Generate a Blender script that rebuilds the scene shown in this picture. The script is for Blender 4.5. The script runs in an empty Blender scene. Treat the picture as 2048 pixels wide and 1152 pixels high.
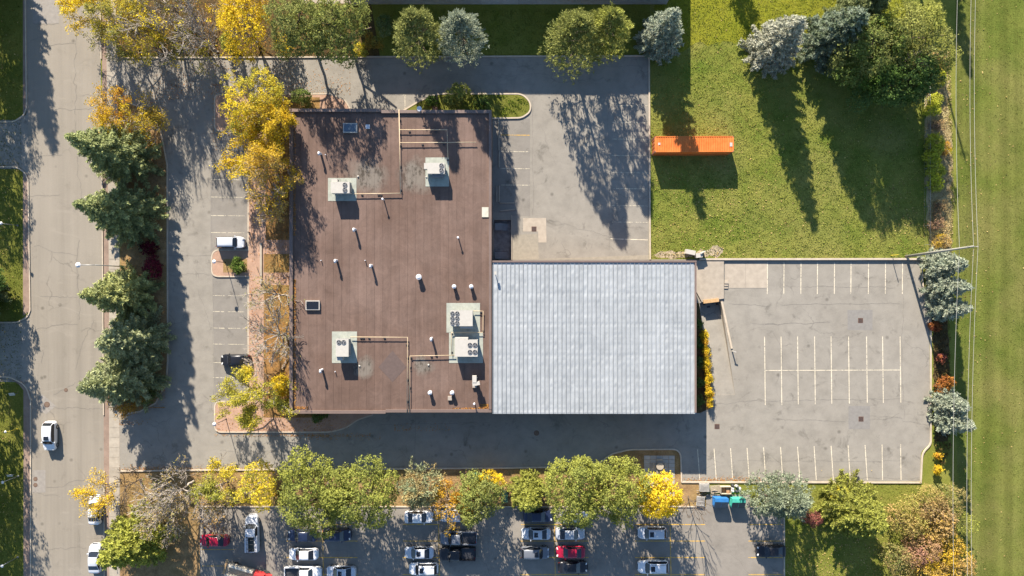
import bpy, bmesh, math, random
import numpy as np
from mathutils import Vector, Matrix
from mathutils.geometry import tessellate_polygon

R_ = math.radians
scene = bpy.context.scene
COL = scene.collection
# ------------------------------------------------------------------ camera, sky, sun, exposure
H = 108.0            # metres above the ground
S = 12.65            # photo pixels per metre on the ground
cam_d = bpy.data.cameras.new('camera'); cam = bpy.data.objects.new('camera', cam_d); COL.objects.link(cam)
cam.location = (0, 0, H); cam.rotation_euler = (0, 0, 0)
cam_d.sensor_width = 36.0; cam_d.lens = 18.0 * H / (1024 / S); cam_d.clip_start = 1; cam_d.clip_end = 6000
scene.camera = cam
SUN_EL, SUN_AZ = 24.6, math.degrees(math.atan2(-0.265, 0.964))   # azimuth clockwise from +Y
world = bpy.data.worlds.new('World'); scene.world = world; world.use_nodes = True
wn = world.node_tree.nodes; wl = world.node_tree.links
sky = wn.new('ShaderNodeTexSky'); sky.sky_type = 'NISHITA'; sky.sun_disc = False
sky.sun_elevation = R_(SUN_EL); sky.sun_rotation = R_(SUN_AZ); sky.air_density = 1.0; sky.dust_density = 0.3; sky.ozone_density = 3.2
wl.new(sky.outputs[0], wn['Background'].inputs[0]); wn['Background'].inputs[1].default_value = 0.078
sd = bpy.data.lights.new('sun', 'SUN'); sun = bpy.data.objects.new('sun', sd); COL.objects.link(sun)
sd.energy = 5.0; sd.angle = R_(0.53); sd.color = (1.0, 0.915, 0.80)
el, az = R_(SUN_EL), R_(SUN_AZ)
tosun = Vector((math.sin(az) * math.cos(el), math.cos(az) * math.cos(el), math.sin(el)))
sun.rotation_euler = tosun.to_track_quat('Z', 'Y').to_euler(); sun.location = tosun * 150
vs = scene.view_settings
vs.view_transform = 'Standard'; vs.look = 'None'; vs.gamma = 1.0; vs.use_curve_mapping = False; vs.exposure = 1.66
try:
    scene.cycles.max_bounces = 6; scene.cycles.transparent_max_bounces = 6
except Exception:
    pass

# ------------------------------------------------------------------ helpers
def W(px, py, h=0.0):
    k = (1 - h / H) / S
    return Vector(((px - 1024) * k, (576 - py) * k, h))
def Wp(pts, h=0.0):
    return [W(p[0], p[1], h) for p in pts]
def tag(o, label=None, cat=None, group=None, kind=None):
    if label: o['label'] = label
    if cat: o['category'] = cat
    if group: o['group'] = group
    if kind: o['kind'] = kind
    return o
def link(name, me, mat=None, parent=None, world=True):
    o = bpy.data.objects.new(name, me); COL.objects.link(o)
    if mat is not None and not me.materials: me.materials.append(mat)
    if parent is not None: o.parent = parent
    return o
def empty(name, loc=(0, 0, 0), rz=0.0):
    o = bpy.data.objects.new(name, None); COL.objects.link(o)
    o.empty_display_size = 0.2; o.location = loc; o.rotation_euler = (0, 0, rz)
    return o
class MB:
    def __init__(s): s.v = []; s.f = []; s.sm = []
    def add(s, vs, fs, smooth=False):
        b = len(s.v); s.v += [tuple(v) for v in vs]
        for f in fs: s.f.append(tuple(i + b for i in f)); s.sm.append(smooth)
    def box(s, cx, cy, z0, sx, sy, sz, rz=0.0, taper=1.0):
        c, n = math.cos(rz), math.sin(rz); vs = []
        for z, t in ((z0, 1), (z0 + sz, taper)):
            for a, b in ((-1, -1), (1, -1), (1, 1), (-1, 1)):
                x, y = a * sx / 2 * t, b * sy / 2 * t
                vs.append((cx + x * c - y * n, cy + x * n + y * c, z))
        s.add(vs, [(3, 2, 1, 0), (4, 5, 6, 7), (0, 1, 5, 4), (1, 2, 6, 5), (2, 3, 7, 6), (3, 0, 4, 7)])
    def bbox(s, x0, y0, z0, x1, y1, z1):
        s.box((x0 + x1) / 2, (y0 + y1) / 2, z0, abs(x1 - x0), abs(y1 - y0), z1 - z0)
    def prism(s, poly, z0, z1):
        n = len(poly); P2 = [Vector((p[0], p[1], 0)) for p in poly]
        area = sum(P2[i].x * P2[(i + 1) % n].y - P2[(i + 1) % n].x * P2[i].y for i in range(n))
        if area < 0: P2.reverse()
        vs = [(p.x, p.y, z1) for p in P2] + [(p.x, p.y, z0) for p in P2]
        fs = []
        for t in tessellate_polygon([P2]):
            a, b, c = t
            cr = (P2[b] - P2[a]).cross(P2[c] - P2[a]).z
            fs.append((a, b, c) if cr > 0 else (a, c, b))
        for i in range(n):
            j = (i + 1) % n; fs.append((i, n + i, n + j, j))
        s.add(vs, fs)
    def sheet(s, loops, z):
        L = [[Vector((p[0], p[1], 0)) for p in lp] for lp in loops]
        flat = [p for lp in L for p in lp]; fs = []
        for a, b, c in tessellate_polygon(L):
            cr = (flat[b] - flat[a]).cross(flat[c] - flat[a]).z
            if abs(cr) < 1e-9: continue
            fs.append((a, b, c) if cr > 0 else (a, c, b))
        s.add([(p.x, p.y, z) for p in flat], fs)
    def cyl(s, x, y, z0, r, h, n=14, r2=None, cap=True):
        r2 = r if r2 is None else r2
        vs = [(x + r * math.cos(2 * math.pi * i / n), y + r * math.sin(2 * math.pi * i / n), z0) for i in range(n)]
        vs += [(x + r2 * math.cos(2 * math.pi * i / n), y + r2 * math.sin(2 * math.pi * i / n), z0 + h) for i in range(n)]
        fs = [(i, (i + 1) % n, n + (i + 1) % n, n + i) for i in range(n)]
        s.add(vs, fs, True)
        if cap: s.add(vs[n:], [tuple(range(n))]); s.add(vs[:n], [tuple(reversed(range(n)))])
    def tube(s, pts, r, n=6, r2=None):
        pts = [Vector(p) for p in pts]; m = len(pts); rings = []
        for i, p in enumerate(pts):
            d = (pts[min(i + 1, m - 1)] - pts[max(i - 1, 0)]).normalized()
            u = d.cross(Vector((0, 0, 1)))
            if u.length < 1e-3: u = d.cross(Vector((1, 0, 0)))
            u.normalize(); w = d.cross(u)
            rr = r if r2 is None else r + (r2 - r) * i / (m - 1)
            rings.append([p + u * rr * math.cos(2 * math.pi * k / n) + w * rr * math.sin(2 * math.pi * k / n) for k in range(n)])
        vs = [v for ring in rings for v in ring]; fs = []
        for i in range(m - 1):
            for k in range(n):
                a, b = i * n + k, i * n + (k + 1) % n
                fs.append((a, a + n, b + n, b))
        fs.append(tuple(range(n))); fs.append(tuple(reversed(range((m - 1) * n, m * n))))
        s.add(vs, fs, True)
    def ribbon(s, pts, w, z0, z1, closed=False):
        """solid band following a 2-D path: kerbs, copings, low walls"""
        P2 = [Vector((p[0], p[1])) for p in pts]; n = len(P2); Lf, Rt = [], []
        for i in range(n):
            a = P2[i - 1] if (i > 0 or closed) else P2[i]
            b = P2[(i + 1) % n] if (i < n - 1 or closed) else P2[i]
            d1 = (P2[i] - a); d2 = (b - P2[i])
            d1 = d1.normalized() if d1.length > 1e-6 else d2.normalized()
            d2 = d2.normalized() if d2.length > 1e-6 else d1
            t = (d1 + d2); t = t.normalized() if t.length > 1e-4 else d1
            m = Vector((-t.y, t.x)); sc = 1 / max(0.5, m.dot(Vector((-d1.y, d1.x))))
            Lf.append(P2[i] + m * w / 2 * sc); Rt.append(P2[i] - m * w / 2 * sc)
        vs = []
        for i in range(n):
            vs += [(Lf[i].x, Lf[i].y, z0), (Lf[i].x, Lf[i].y, z1), (Rt[i].x, Rt[i].y, z1), (Rt[i].x, Rt[i].y, z0)]
        fs = []; rng = n if closed else n - 1
        for i in range(rng):
            a, b = i * 4, ((i + 1) % n) * 4
            for k in range(3): fs.append((a + k, b + k, b + k + 1, a + k + 1))
        if not closed: fs += [(0, 1, 2, 3), tuple((n - 1) * 4 + k for k in (3, 2, 1, 0))]
        s.add(vs, fs)
    def mesh(s, name):
        me = bpy.data.meshes.new(name); me.from_pydata(s.v, [], s.f); me.validate(); me.update()
        if len(me.polygons) == len(s.sm): me.polygons.foreach_set('use_smooth', s.sm)
        return me
    def build(s, name, mat, parent=None):
        return link(name, s.mesh(name), mat, parent)
def fillet(pts, closed=True, seg=6):
    """pts of (x, y[, r]) in photo pixels; rounds each corner with its r"""
    out = []; n = len(pts)
    for i, p in enumerate(pts):
        r = p[2] if len(p) > 2 else 0
        if r == 0 or (not closed and i in (0, n - 1)): out.append((p[0], p[1])); continue
        c = Vector(p[:2]); a = Vector(pts[i - 1][:2]); b = Vector(pts[(i + 1) % n][:2])
        da, db = (a - c), (b - c); r = min(r, da.length * .5, db.length * .5)
        s0 = c + da.normalized() * r; s1 = c + db.normalized() * r
        for k in range(seg + 1):
            t = k / seg; q = s0 * (1 - t) ** 2 + c * 2 * t * (1 - t) + s1 * t * t; out.append((q.x, q.y))
    return out

# ------------------------------------------------------------------ materials
MATS = {}
def nodes_of(m):
    m.use_nodes = True; nt = m.node_tree; return nt, nt.nodes, nt.links, nt.nodes['Principled BSDF']
def noise(nt, scale, detail=3, vec=None, rough=.55, dist=0.0):
    n = nt.nodes.new('ShaderNodeTexNoise'); n.inputs['Scale'].default_value = scale; n.inputs['Detail'].default_value = detail
    n.inputs['Roughness'].default_value = rough; n.inputs['Distortion'].default_value = dist
    if vec is not None: nt.links.new(vec, n.inputs['Vector'])
    return n.outputs[0]
def ramp(nt, fac, stops):
    r = nt.nodes.new('ShaderNodeValToRGB'); e = r.color_ramp.elements
    while len(e) < len(stops): e.new(.5)
    for k, (p, c) in enumerate(stops):
        e[k].position = p; e[k].color = (c[0], c[1], c[2], 1) if hasattr(c, '__len__') else (c, c, c, 1)
    nt.links.new(fac, r.inputs[0]); return r.outputs[0]
def mixc(nt, fac, a, b, mode='MIX'):
    m = nt.nodes.new('ShaderNodeMix'); m.data_type = 'RGBA'; m.blend_type = mode
    for sck, val in ((m.inputs[0], fac), (m.inputs[6], a), (m.inputs[7], b)):
        if hasattr(val, 'is_linked'): nt.links.new(val, sck)
        elif hasattr(val, '__len__'): sck.default_value = (val[0], val[1], val[2], 1)
        else: sck.default_value = val
    return m.outputs[2]
def pos(nt, scale=(1, 1, 1)):
    g = nt.nodes.new('ShaderNodeNewGeometry'); mp = nt.nodes.new('ShaderNodeMapping'); mp.inputs['Scale'].default_value = scale
    nt.links.new(g.outputs['Position'], mp.inputs[0]); return mp.outputs[0]
def bump(nt, b, h, strength, dist=.02):
    n = nt.nodes.new('ShaderNodeBump'); n.inputs['Strength'].default_value = strength; n.inputs['Distance'].default_value = dist
    nt.links.new(h, n.inputs['Height']); nt.links.new(n.outputs[0], b.inputs['Normal'])
def simple(name, col, rough=.6, metal=0.0, var=.12, scale=2.0, spec=.5, rnd=0.0, bmp=0.0):
    if name in MATS: return MATS[name]
    m = bpy.data.materials.new(name); nt, n, l, b = nodes_of(m)
    b.inputs['Roughness'].default_value = rough; b.inputs['Metallic'].default_value = metal; b.inputs['Specular IOR Level'].default_value = spec
    f = noise(nt, scale, 4, pos(nt))
    c = ramp(nt, f, [(.3, tuple(x * (1 - var) for x in col)), (.7, tuple(x * (1 + var) for x in col))])
    if rnd:
        oi = n.new('ShaderNodeObjectInfo'); rr = ramp(nt, oi.outputs['Random'], [(0, 1 - rnd), (1, 1 + rnd)])
        c = mixc(nt, 1.0, c, rr, 'MULTIPLY')
    l.new(c, b.inputs['Base Color'])
    if bmp: bump(nt, b, noise(nt, scale * 6, 3, pos(nt)), bmp)
    MATS[name] = m; return m
def asphalt(name, c0, c1, streak=(1, 1, 1), crack=1.0, cscale=.11, stain=.35):
    m = bpy.data.materials.new(name); nt, n, l, b = nodes_of(m)
    b.inputs['Roughness'].default_value = .92; b.inputs['Specular IOR Level'].default_value = .2
    p = pos(nt); ps = pos(nt, streak)
    big = noise(nt, .09, 4, p, .6); st = noise(nt, .5, 4, ps, .65); fine = noise(nt, 9, 3, p, .8)
    c = mixc(nt, ramp(nt, big, [(.35, 0), (.65, 1)]), c0, c1)
    c = mixc(nt, 1.0, c, ramp(nt, st, [(.3, .86), (.5, 1.0), (.72, 1.1)]), 'MULTIPLY')
    c = mixc(nt, 1.0, c, ramp(nt, fine, [(.3, .9), (.7, 1.1)]), 'MULTIPLY')
    blot = noise(nt, .35, 5, p, .7, .6)
    c = mixc(nt, 1.0, c, ramp(nt, blot, [(.3, 1 - stain), (.42, 1.0)]), 'MULTIPLY')
    sp = n.new('ShaderNodeTexVoronoi'); sp.inputs['Scale'].default_value = .42; l.new(p, sp.inputs['Vector'])
    spot = ramp(nt, sp.outputs['Distance'], [(.05, 1), (.16, 0)]); sepc = n.new('ShaderNodeSeparateColor'); l.new(sp.outputs['Color'], sepc.inputs[0])
    on = ramp(nt, sepc.outputs[0], [(.55, 0), (.64, .75)]); spm = mixc(nt, 1.0, spot, on, 'MULTIPLY'); sps = n.new('ShaderNodeSeparateColor'); l.new(spm, sps.inputs[0])
    c = mixc(nt, sps.outputs[0], c, tuple(x * .5 for x in c0))
    pale = ramp(nt, noise(nt, .22, 6, pos(nt, (.7, 1.6, 1)), .7, 1.5), [(.56, 0), (.7, .55)]); c = mixc(nt, pale, c, tuple(x * 1.13 for x in c1))
    wv = n.new('ShaderNodeVectorMath'); wv.operation = 'ADD'; sc = n.new('ShaderNodeVectorMath'); sc.operation = 'SCALE'; sc.inputs['Scale'].default_value = 2.6
    nn = n.new('ShaderNodeTexNoise'); nn.inputs['Scale'].default_value = .45; nn.inputs['Detail'].default_value = 5; l.new(p, nn.inputs['Vector'])
    l.new(nn.outputs['Color'], sc.inputs[0]); l.new(p, wv.inputs[0]); l.new(sc.outputs[0], wv.inputs[1])
    vo = n.new('ShaderNodeTexVoronoi'); vo.feature = 'DISTANCE_TO_EDGE'; vo.inputs['Scale'].default_value = cscale; l.new(wv.outputs[0], vo.inputs['Vector'])
    line = ramp(nt, vo.outputs['Distance'], [(.0, 1), (.003, 1), (.0075, 0)])
    msk = ramp(nt, noise(nt, .13, 2, p), [(.5, 0), (.6, 1)])
    cr = mixc(nt, 1.0, line, msk, 'MULTIPLY'); sep = n.new('ShaderNodeSeparateColor'); l.new(cr, sep.inputs[0])
    mu = n.new('ShaderNodeMath'); mu.operation = 'MULTIPLY'; mu.inputs[1].default_value = .3 * crack; l.new(sep.outputs[0], mu.inputs[0])
    c = mixc(nt, mu.outputs[0], c, (.045, .042, .038))
    l.new(c, b.inputs['Base Color']); bump(nt, b, noise(nt, 14, 3, p, .8), .25, .02)
    MATS[name] = m; return m
def grassmat(name, ca, cb, cc, stripe=0.0, sc=.25):
    m = bpy.data.materials.new(name); nt, n, l, b = nodes_of(m)
    b.inputs['Roughness'].default_value = 1.0; b.inputs['Specular IOR Level'].default_value = .05
    p = pos(nt)
    c = mixc(nt, ramp(nt, noise(nt, sc, 5, p, .65), [(.36, 0), (.64, 1)]), ca, cb)
    c = mixc(nt, ramp(nt, noise(nt, .07, 3, p, .6), [(.45, 0), (.7, .85)]), c, cc)
    c = mixc(nt, 1.0, c, ramp(nt, noise(nt, 5, 3, p, .8), [(.3, .72), (.7, 1.25)]), 'MULTIPLY')
    if stripe:
        w = noise(nt, .75, 3, pos(nt, (1, .02, 1)), .5)
        c = mixc(nt, 1.0, c, ramp(nt, w, [(.35, 1 - stripe), (.65, 1 + stripe)]), 'MULTIPLY')
    l.new(c, b.inputs['Base Color']); bump(nt, b, noise(nt, 5, 4, p, .85), .6, .08)
    MATS[name] = m; return m
def leafmat(ca, cb, transl=.35):
    key = ('leaf',) + tuple(ca) + tuple(cb)
    if key in MATS: return MATS[key]
    m = bpy.data.materials.new('foliage'); m.use_nodes = True; nt = m.node_tree; n = nt.nodes; l = nt.links
    n.remove(n['Principled BSDF'])
    a = n.new('ShaderNodeAttribute'); a.attribute_name = 'hue'; a2 = n.new('ShaderNodeAttribute'); a2.attribute_name = 'tone'
    c = mixc(nt, a.outputs['Fac'], ca, cb)
    c = mixc(nt, 1.0, c, ramp(nt, a2.outputs['Fac'], [(0, .68), (1, 1.32)]), 'MULTIPLY')
    d = n.new('ShaderNodeBsdfDiffuse'); t = n.new('ShaderNodeBsdfTranslucent'); mx = n.new('ShaderNodeMixShader'); mx.inputs[0].default_value = transl
    l.new(c, d.inputs[0]); l.new(c, t.inputs[0]); l.new(d.outputs[0], mx.inputs[1]); l.new(t.outputs[0], mx.inputs[2])
    l.new(mx.outputs[0], n['Material Output'].inputs[0])
    MATS[key] = m; return m
def pavermat(name, c0, c1, joint, sx=4.5, sy=9.0):
    m = bpy.data.materials.new(name); nt, n, l, b = nodes_of(m)
    b.inputs['Roughness'].default_value = .9; b.inputs['Specular IOR Level'].default_value = .15
    p = pos(nt); br = n.new('ShaderNodeTexBrick'); l.new(p, br.inputs['Vector'])
    br.inputs['Color1'].default_value = (*c0, 1); br.inputs['Color2'].default_value = (*c1, 1); br.inputs['Mortar'].default_value = (*joint, 1)
    br.inputs['Scale'].default_value = sx; br.inputs['Mortar Size'].default_value = .03
    c = mixc(nt, 1.0, br.outputs['Color'], ramp(nt, noise(nt, .6, 5, p, .7), [(.3, .78), (.7, 1.18)]), 'MULTIPLY')
    l.new(c, b.inputs['Base Color']); MATS[name] = m; return m
def roofmat():
    m = bpy.data.materials.new('brown_membrane'); nt, n, l, b = nodes_of(m)
    b.inputs['Roughness'].default_value = .85; b.inputs['Specular IOR Level'].default_value = .25
    p = pos(nt)
    c = mixc(nt, ramp(nt, noise(nt, .12, 4, p, .6), [(.35, 0), (.65, 1)]), (.106, .066, .049), (.145, .096, .075))
    c = mixc(nt, 1.0, c, ramp(nt, noise(nt, 1.2, 4, pos(nt, (1, .08, 1)), .7), [(.3, .86), (.7, 1.12)]), 'MULTIPLY')
    c = mixc(nt, 1.0, c, ramp(nt, noise(nt, 7, 3, p, .8), [(.3, .9), (.7, 1.1)]), 'MULTIPLY')
    oi = n.new('ShaderNodeObjectInfo'); c = mixc(nt, 1.0, c, ramp(nt, oi.outputs['Random'], [(0, .95), (1, 1.05)]), 'MULTIPLY')
    c = mixc(nt, 1.0, c, ramp(nt, noise(nt, .55, 6, p, .75, 1.2), [(.3, .84), (.48, 1.0), (.68, 1.16)]), 'MULTIPLY')
    # pale ponding stains round the four drains: real dirt rings with their own outline
    tot = None
    for (dx, dy, rr) in ((735, 352, 2.9), (832, 350, 2.7), (725, 733, 1.6), (846, 732, 1.5)):
        q = W(dx, dy, 5.0)
        vm = n.new('ShaderNodeVectorMath'); vm.operation = 'DISTANCE'; l.new(p, vm.inputs[0]); vm.inputs[1].default_value = (q.x, q.y, 5.0)
        ad = n.new('ShaderNodeMath'); ad.operation = 'MULTIPLY_ADD'; ad.inputs[1].default_value = 3.2; ad.inputs[2].default_value = -1.6
        l.new(noise(nt, .45, 4, p, .6), ad.inputs[0])
        s2 = n.new('ShaderNodeMath'); s2.operation = 'ADD'; l.new(vm.outputs['Value'], s2.inputs[0]); l.new(ad.outputs[0], s2.inputs[1])
        r = ramp(nt, s2.outputs[0], [(0, 1), (1, 0)]); mr = n.new('ShaderNodeMapRange'); l.new(s2.outputs[0], mr.inputs[0])
        mr.inputs[1].default_value = rr * .55; mr.inputs[2].default_value = rr * 1.15; mr.inputs[3].default_value = 1; mr.inputs[4].default_value = 0
        if tot is None: tot = mr.outputs[0]
        else:
            mm = n.new('ShaderNodeMath'); mm.operation = 'MAXIMUM'; l.new(tot, mm.inputs[0]); l.new(mr.outputs[0], mm.inputs[1]); tot = mm.outputs[0]
    f = n.new('ShaderNodeMath'); f.operation = 'MULTIPLY'; f.inputs[1].default_value = .85; l.new(tot, f.inputs[0])
    dirt = ramp(nt, noise(nt, 1.1, 5, pos(nt, (1, .5, 1)), .75), [(.40, (.045, .04, .03)), (.5, (.155, .135, .11)), (.7, (.185, .16, .13))])
    c = mixc(nt, f.outputs[0], c, dirt)
    l.new(c, b.inputs['Base Color']); MATS['roof'] = m; return m

M_LOT = asphalt('lot_asphalt', (.222, .2, .166), (.242, .22, .184))
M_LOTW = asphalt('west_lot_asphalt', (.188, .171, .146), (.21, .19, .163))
M_ROAD = asphalt('road_asphalt', (.22, .192, .152), (.24, .21, .168), streak=(1.0, .03, 1), cscale=.075, stain=.12)
M_SLOT = asphalt('south_lot_asphalt', (.195, .173, .145), (.22, .197, .166), stain=.2)
M_CONC = simple('concrete', (.33, .28, .22), .9, var=.12, scale=1.2, spec=.15, rnd=.06)
M_KERB = simple('kerb_concrete', (.42, .35, .265), .9, var=.12, scale=1.5, spec=.15)
M_WALK = simple('sidewalk_concrete', (.31, .27, .215), .9, var=.12, scale=1.5, spec=.15, rnd=.1)
M_STRIP = pavermat('boulevard_brick', (.27, .19, .14), (.24, .17, .13), (.2, .15, .12))
M_PAVER = pavermat('walk_paver', (.42, .27, .19), (.37, .23, .155), (.28, .18, .13))
M_GROUND = grassmat('lawn', (.12, .14, .022), (.19, .185, .04), (.155, .155, .03))
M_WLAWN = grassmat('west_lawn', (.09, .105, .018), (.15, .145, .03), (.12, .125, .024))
M_MEADOW = grassmat('meadow_grass', (.1, .135, .02), (.19, .19, .04), (.22, .195, .06))
M_FIELD = grassmat('field_grass', (.08, .103, .018), (.12, .134, .027), (.175, .155, .05), stripe=.14)
M_BED = grassmat('leafy_bed', (.2, .125, .06), (.31, .2, .095), (.24, .17, .06), sc=.9)
M_OBED = grassmat('orange_leaf_bed', (.15, .09, .04), (.3, .165, .06), (.24, .17, .06), sc=.9)
M_MULCH_SHADE = grassmat('mulch_and_shade', (.06, .042, .022), (.12, .08, .035), (.09, .065, .02), sc=.9)
def wornpaint(name, col, wear):
    m = bpy.data.materials.new(name); nt, n, l, b = nodes_of(m); b.inputs['Roughness'].default_value = .85; p = pos(nt)
    c = mixc(nt, ramp(nt, noise(nt, 3.2, 6, p, .8), [(wear - .06, 1), (wear + .06, 0)]), col, (.2, .185, .16)); c = mixc(nt, 1.0, c, ramp(nt, noise(nt, .5, 3, p), [(.3, .85), (.7, 1.1)]), 'MULTIPLY')
    l.new(c, b.inputs['Base Color']); return m
M_LINE = wornpaint('white_paint', (.6, .52, .38), .44); M_LINEW = wornpaint('worn_paint', (.52, .455, .33), .49); M_YEL = wornpaint('yellow_paint', (.6, .35, .05), .45)
M_ROOF = roofmat()
M_COPE = simple('brown_coping', (.15, .105, .085), .5, var=.1, scale=.8, rnd=.08)
M_WALL = simple('brown_brick_wall', (.13, .08, .055), .9, scale=3)
def metalroof():
    m = bpy.data.materials.new('galvanised_panel'); nt, n, l, b = nodes_of(m)
    b.inputs['Roughness'].default_value = .5; b.inputs['Metallic'].default_value = .12; p = pos(nt)
    c = mixc(nt, ramp(nt, noise(nt, .3, 6, p, .7, .8), [(.32, 0), (.68, 1)]), (.285, .3, .305), (.36, .373, .375))
    c = mixc(nt, 1.0, c, ramp(nt, noise(nt, 1.4, 5, pos(nt, (1, .12, 1)), .75), [(.3, .86), (.5, 1.0), (.75, 1.08)]), 'MULTIPLY')
    f = ramp(nt, noise(nt, .9, 6, pos(nt, (2.2, .35, 1)), .8), [(.66, 0), (.74, .5)])
    c = mixc(nt, f, c, (.2, .18, .15))
    oi = n.new('ShaderNodeObjectInfo'); c = mixc(nt, 1.0, c, ramp(nt, oi.outputs['Random'], [(0, .93), (1, 1.07)]), 'MULTIPLY')
    l.new(c, b.inputs['Base Color']); MATS['galvanised_panel'] = m; return m
M_METAL = metalroof()
M_WHITE = simple('white_metal', (.4, .37, .32), .5, var=.05, scale=2)
M_BLWHITE = simple('vent_white', (.55, .54, .55), .45, var=.08, scale=4)
M_DARK = simple('dark_metal', (.025, .026, .03), .6, var=.2)
M_GREY = simple('grey_metal', (.2, .2, .2), .5, metal=.3)
M_PAD = simple('pale_roof_pad', (.29, .3, .25), .9, var=.14, scale=1.6)
M_PIPE = simple('gas_pipe_yellow', (.48, .37, .23), .5, var=.12)
M_STEEL = simple('pole_steel', (.3, .3, .29), .45, metal=.5)
M_WOOD = simple('pole_wood', (.21, .2, .165), .85, var=.15, scale=3)
M_TIMBER = simple('orange_timber', (.42, .26, .12), .8, var=.15, scale=4)
M_PALLET = simple('pallet_wood', (.34, .28, .2), .85, var=.25, scale=4)
M_BARK = simple('bark', (.09, .065, .045), .95, var=.3, scale=5)
M_TWIG = simple('grey_twig', (.275, .235, .195), .9, var=.25, scale=3)
M_RUST = simple('rusty_iron', (.1, .05, .03), .8, var=.3, scale=8)
M_GLASS = simple('dark_glass', (.012, .014, .018), .08, spec=.7, var=.05)
M_SKYL = simple('skylight_glass', (.06, .09, .12), .1, spec=.8, var=.1)
M_TYRE = simple('tyre_rubber', (.015, .015, .016), .85)
M_RIM = simple('wheel_rim', (.3, .3, .31), .35, metal=.7)
M_LAMP = simple('lamp_glass', (.6, .6, .58), .15)
M_TAIL = simple('tail_lamp_red', (.3, .01, .01), .2)
def weathered(name, col, faded, rust):
    m = bpy.data.materials.new(name); nt, n, l, b = nodes_of(m); b.inputs['Roughness'].default_value = .65; b.inputs['Specular IOR Level'].default_value = .3; p = pos(nt)
    c = mixc(nt, ramp(nt, noise(nt, .7, 5, p, .7), [(.35, 0), (.7, 1)]), col, faded)
    c = mixc(nt, ramp(nt, noise(nt, 2.4, 6, pos(nt, (1, .5, 1)), .8, .6), [(.6, 0), (.68, .75)]), c, rust); l.new(c, b.inputs['Base Color']); return m
M_ORANGE = weathered('container_orange', (.55, .12, .018), (.58, .18, .04), (.24, .07, .03))
M_BLUEBIN = simple('bin_blue', (.025, .14, .34), .5, var=.15)
M_TEALBIN = simple('bin_teal', (.05, .33, .25), .5, var=.15)
M_GREENBOX = simple('green_box', (.05, .12, .07), .5, var=.12)
M_RED = simple('red_paint_metal', (.35, .03, .03), .5)
M_YPOST = simple('marker_yellow', (.55, .42, .04), .5)
M_LITTER = leafmat((.42, .15, .03), (.32, .2, .06), .1)
def paint(name, col, rough=.28):
    return simple('car_' + name, col, rough, metal=.0, var=.03, scale=.5, spec=.6)

# ------------------------------------------------------------------ the setting
Z0 = 0.0
def ragged(pts, amp=4, step=11, seed=1):
    r = random.Random(seed); out = []
    for a, b in zip(pts, pts[1:] + pts[:1]):
        n = max(1, int(math.hypot(b[0] - a[0], b[1] - a[1]) / step))
        for k in range(n): t = k / n; out.append((a[0] + (b[0] - a[0]) * t + r.uniform(-amp, amp), a[1] + (b[1] - a[1]) * t + r.uniform(-amp, amp)))
    return out
PIT_N = [(988, 440), (1022, 440), (1022, 520), (988, 520)]
RAMP = [(1399, 606), (1442, 602), (1470, 790), (1424, 790)]
def struct(name, mat, loops_px, z, parent=None):
    mb = MB(); mb.sheet([Wp(lp) for lp in loops_px], z); o = mb.build(name, mat, parent)
    if parent is None: o['kind'] = 'structure'
    return o
BIG = 3000 * S
struct('ground', M_GROUND, [[(1024 - BIG, 576 - BIG), (1024 + BIG, 576 - BIG), (1024 + BIG, 576 + BIG), (1024 - BIG, 576 + BIG)], PIT_N, RAMP], Z0)
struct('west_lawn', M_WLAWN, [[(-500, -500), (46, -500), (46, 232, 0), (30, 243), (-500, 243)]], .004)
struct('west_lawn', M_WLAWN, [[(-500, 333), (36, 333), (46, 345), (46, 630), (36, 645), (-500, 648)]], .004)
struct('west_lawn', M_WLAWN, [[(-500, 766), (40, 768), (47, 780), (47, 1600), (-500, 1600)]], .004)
struct('meadow', M_MEADOW, [[(1300, -300), (1852, -300), (1852, 518), (1300, 518)]], .004)
struct('mown_lawn', grassmat('mown_lawn', (.15, .165, .014), (.21, .2, .02), (.18, .175, .02)), [ragged([(1306, -300), (1840, -300), (1800, 60), (1640, 62), (1560, 80), (1440, 86), (1380, 96), (1306, 104)], 9, 8)], .008)
struct('field', M_FIELD, [[(1908, -900), (3200, -900), (3200, 2000), (1914, 2000), (1914, 900), (1912, 400)]], .004)
struct('scrub_strip', grassmat('dry_scrub', (.26, .2, .1), (.38, .31, .16), (.26, .25, .08), sc=.6), [ragged([(1853, 105), (1896, 100), (1904, 400), (1902, 516), (1862, 516), (1853, 400)], 5)], .008)
struct('east_bed', M_MULCH_SHADE, [ragged([(1850, 526), (1896, 526), (1898, 880), (1870, 885), (1866, 650)], 3)], .006)
struct('south_bed', M_BED, [[(239, 938), (1200, 934), (1230, 903), (1362, 897), (1362, 966), (1412, 966), (1412, 1014), (239, 1016)]], .004)
struct('south_bed', M_BED, [[(239, 1012), (402, 1012), (402, 1400), (239, 1400)]], .006)
struct('north_bed', M_MULCH_SHADE, [[(232, -300), (690, -300), (760, 113), (232, 113)]], .004)  # dark mulch tone here also paints in the shade beneath the trees
struct('hedge_bed', M_MULCH_SHADE, [[(1370, 604), (1398, 606), (1424, 790), (1424, 815), (1400, 826), (1370, 826)]], .012)
road = struct('road', M_ROAD, [[(48, -900), (200, -900), (200, 0), (206, 500), (209, 1152), (209, 2200), (61, 2200), (61, 800), (56, 400), (49, 0)]], .006)
drive1 = struct('driveway', M_LOT, [[(-500, 240), (30, 240), (56, 222), (56, 350), (36, 338), (-500, 336)]], .010)
drive2 = struct('driveway', M_LOT, [[(-500, 645), (38, 643), (60, 625), (62, 785), (40, 764), (-500, 762)]], .010)
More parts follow.
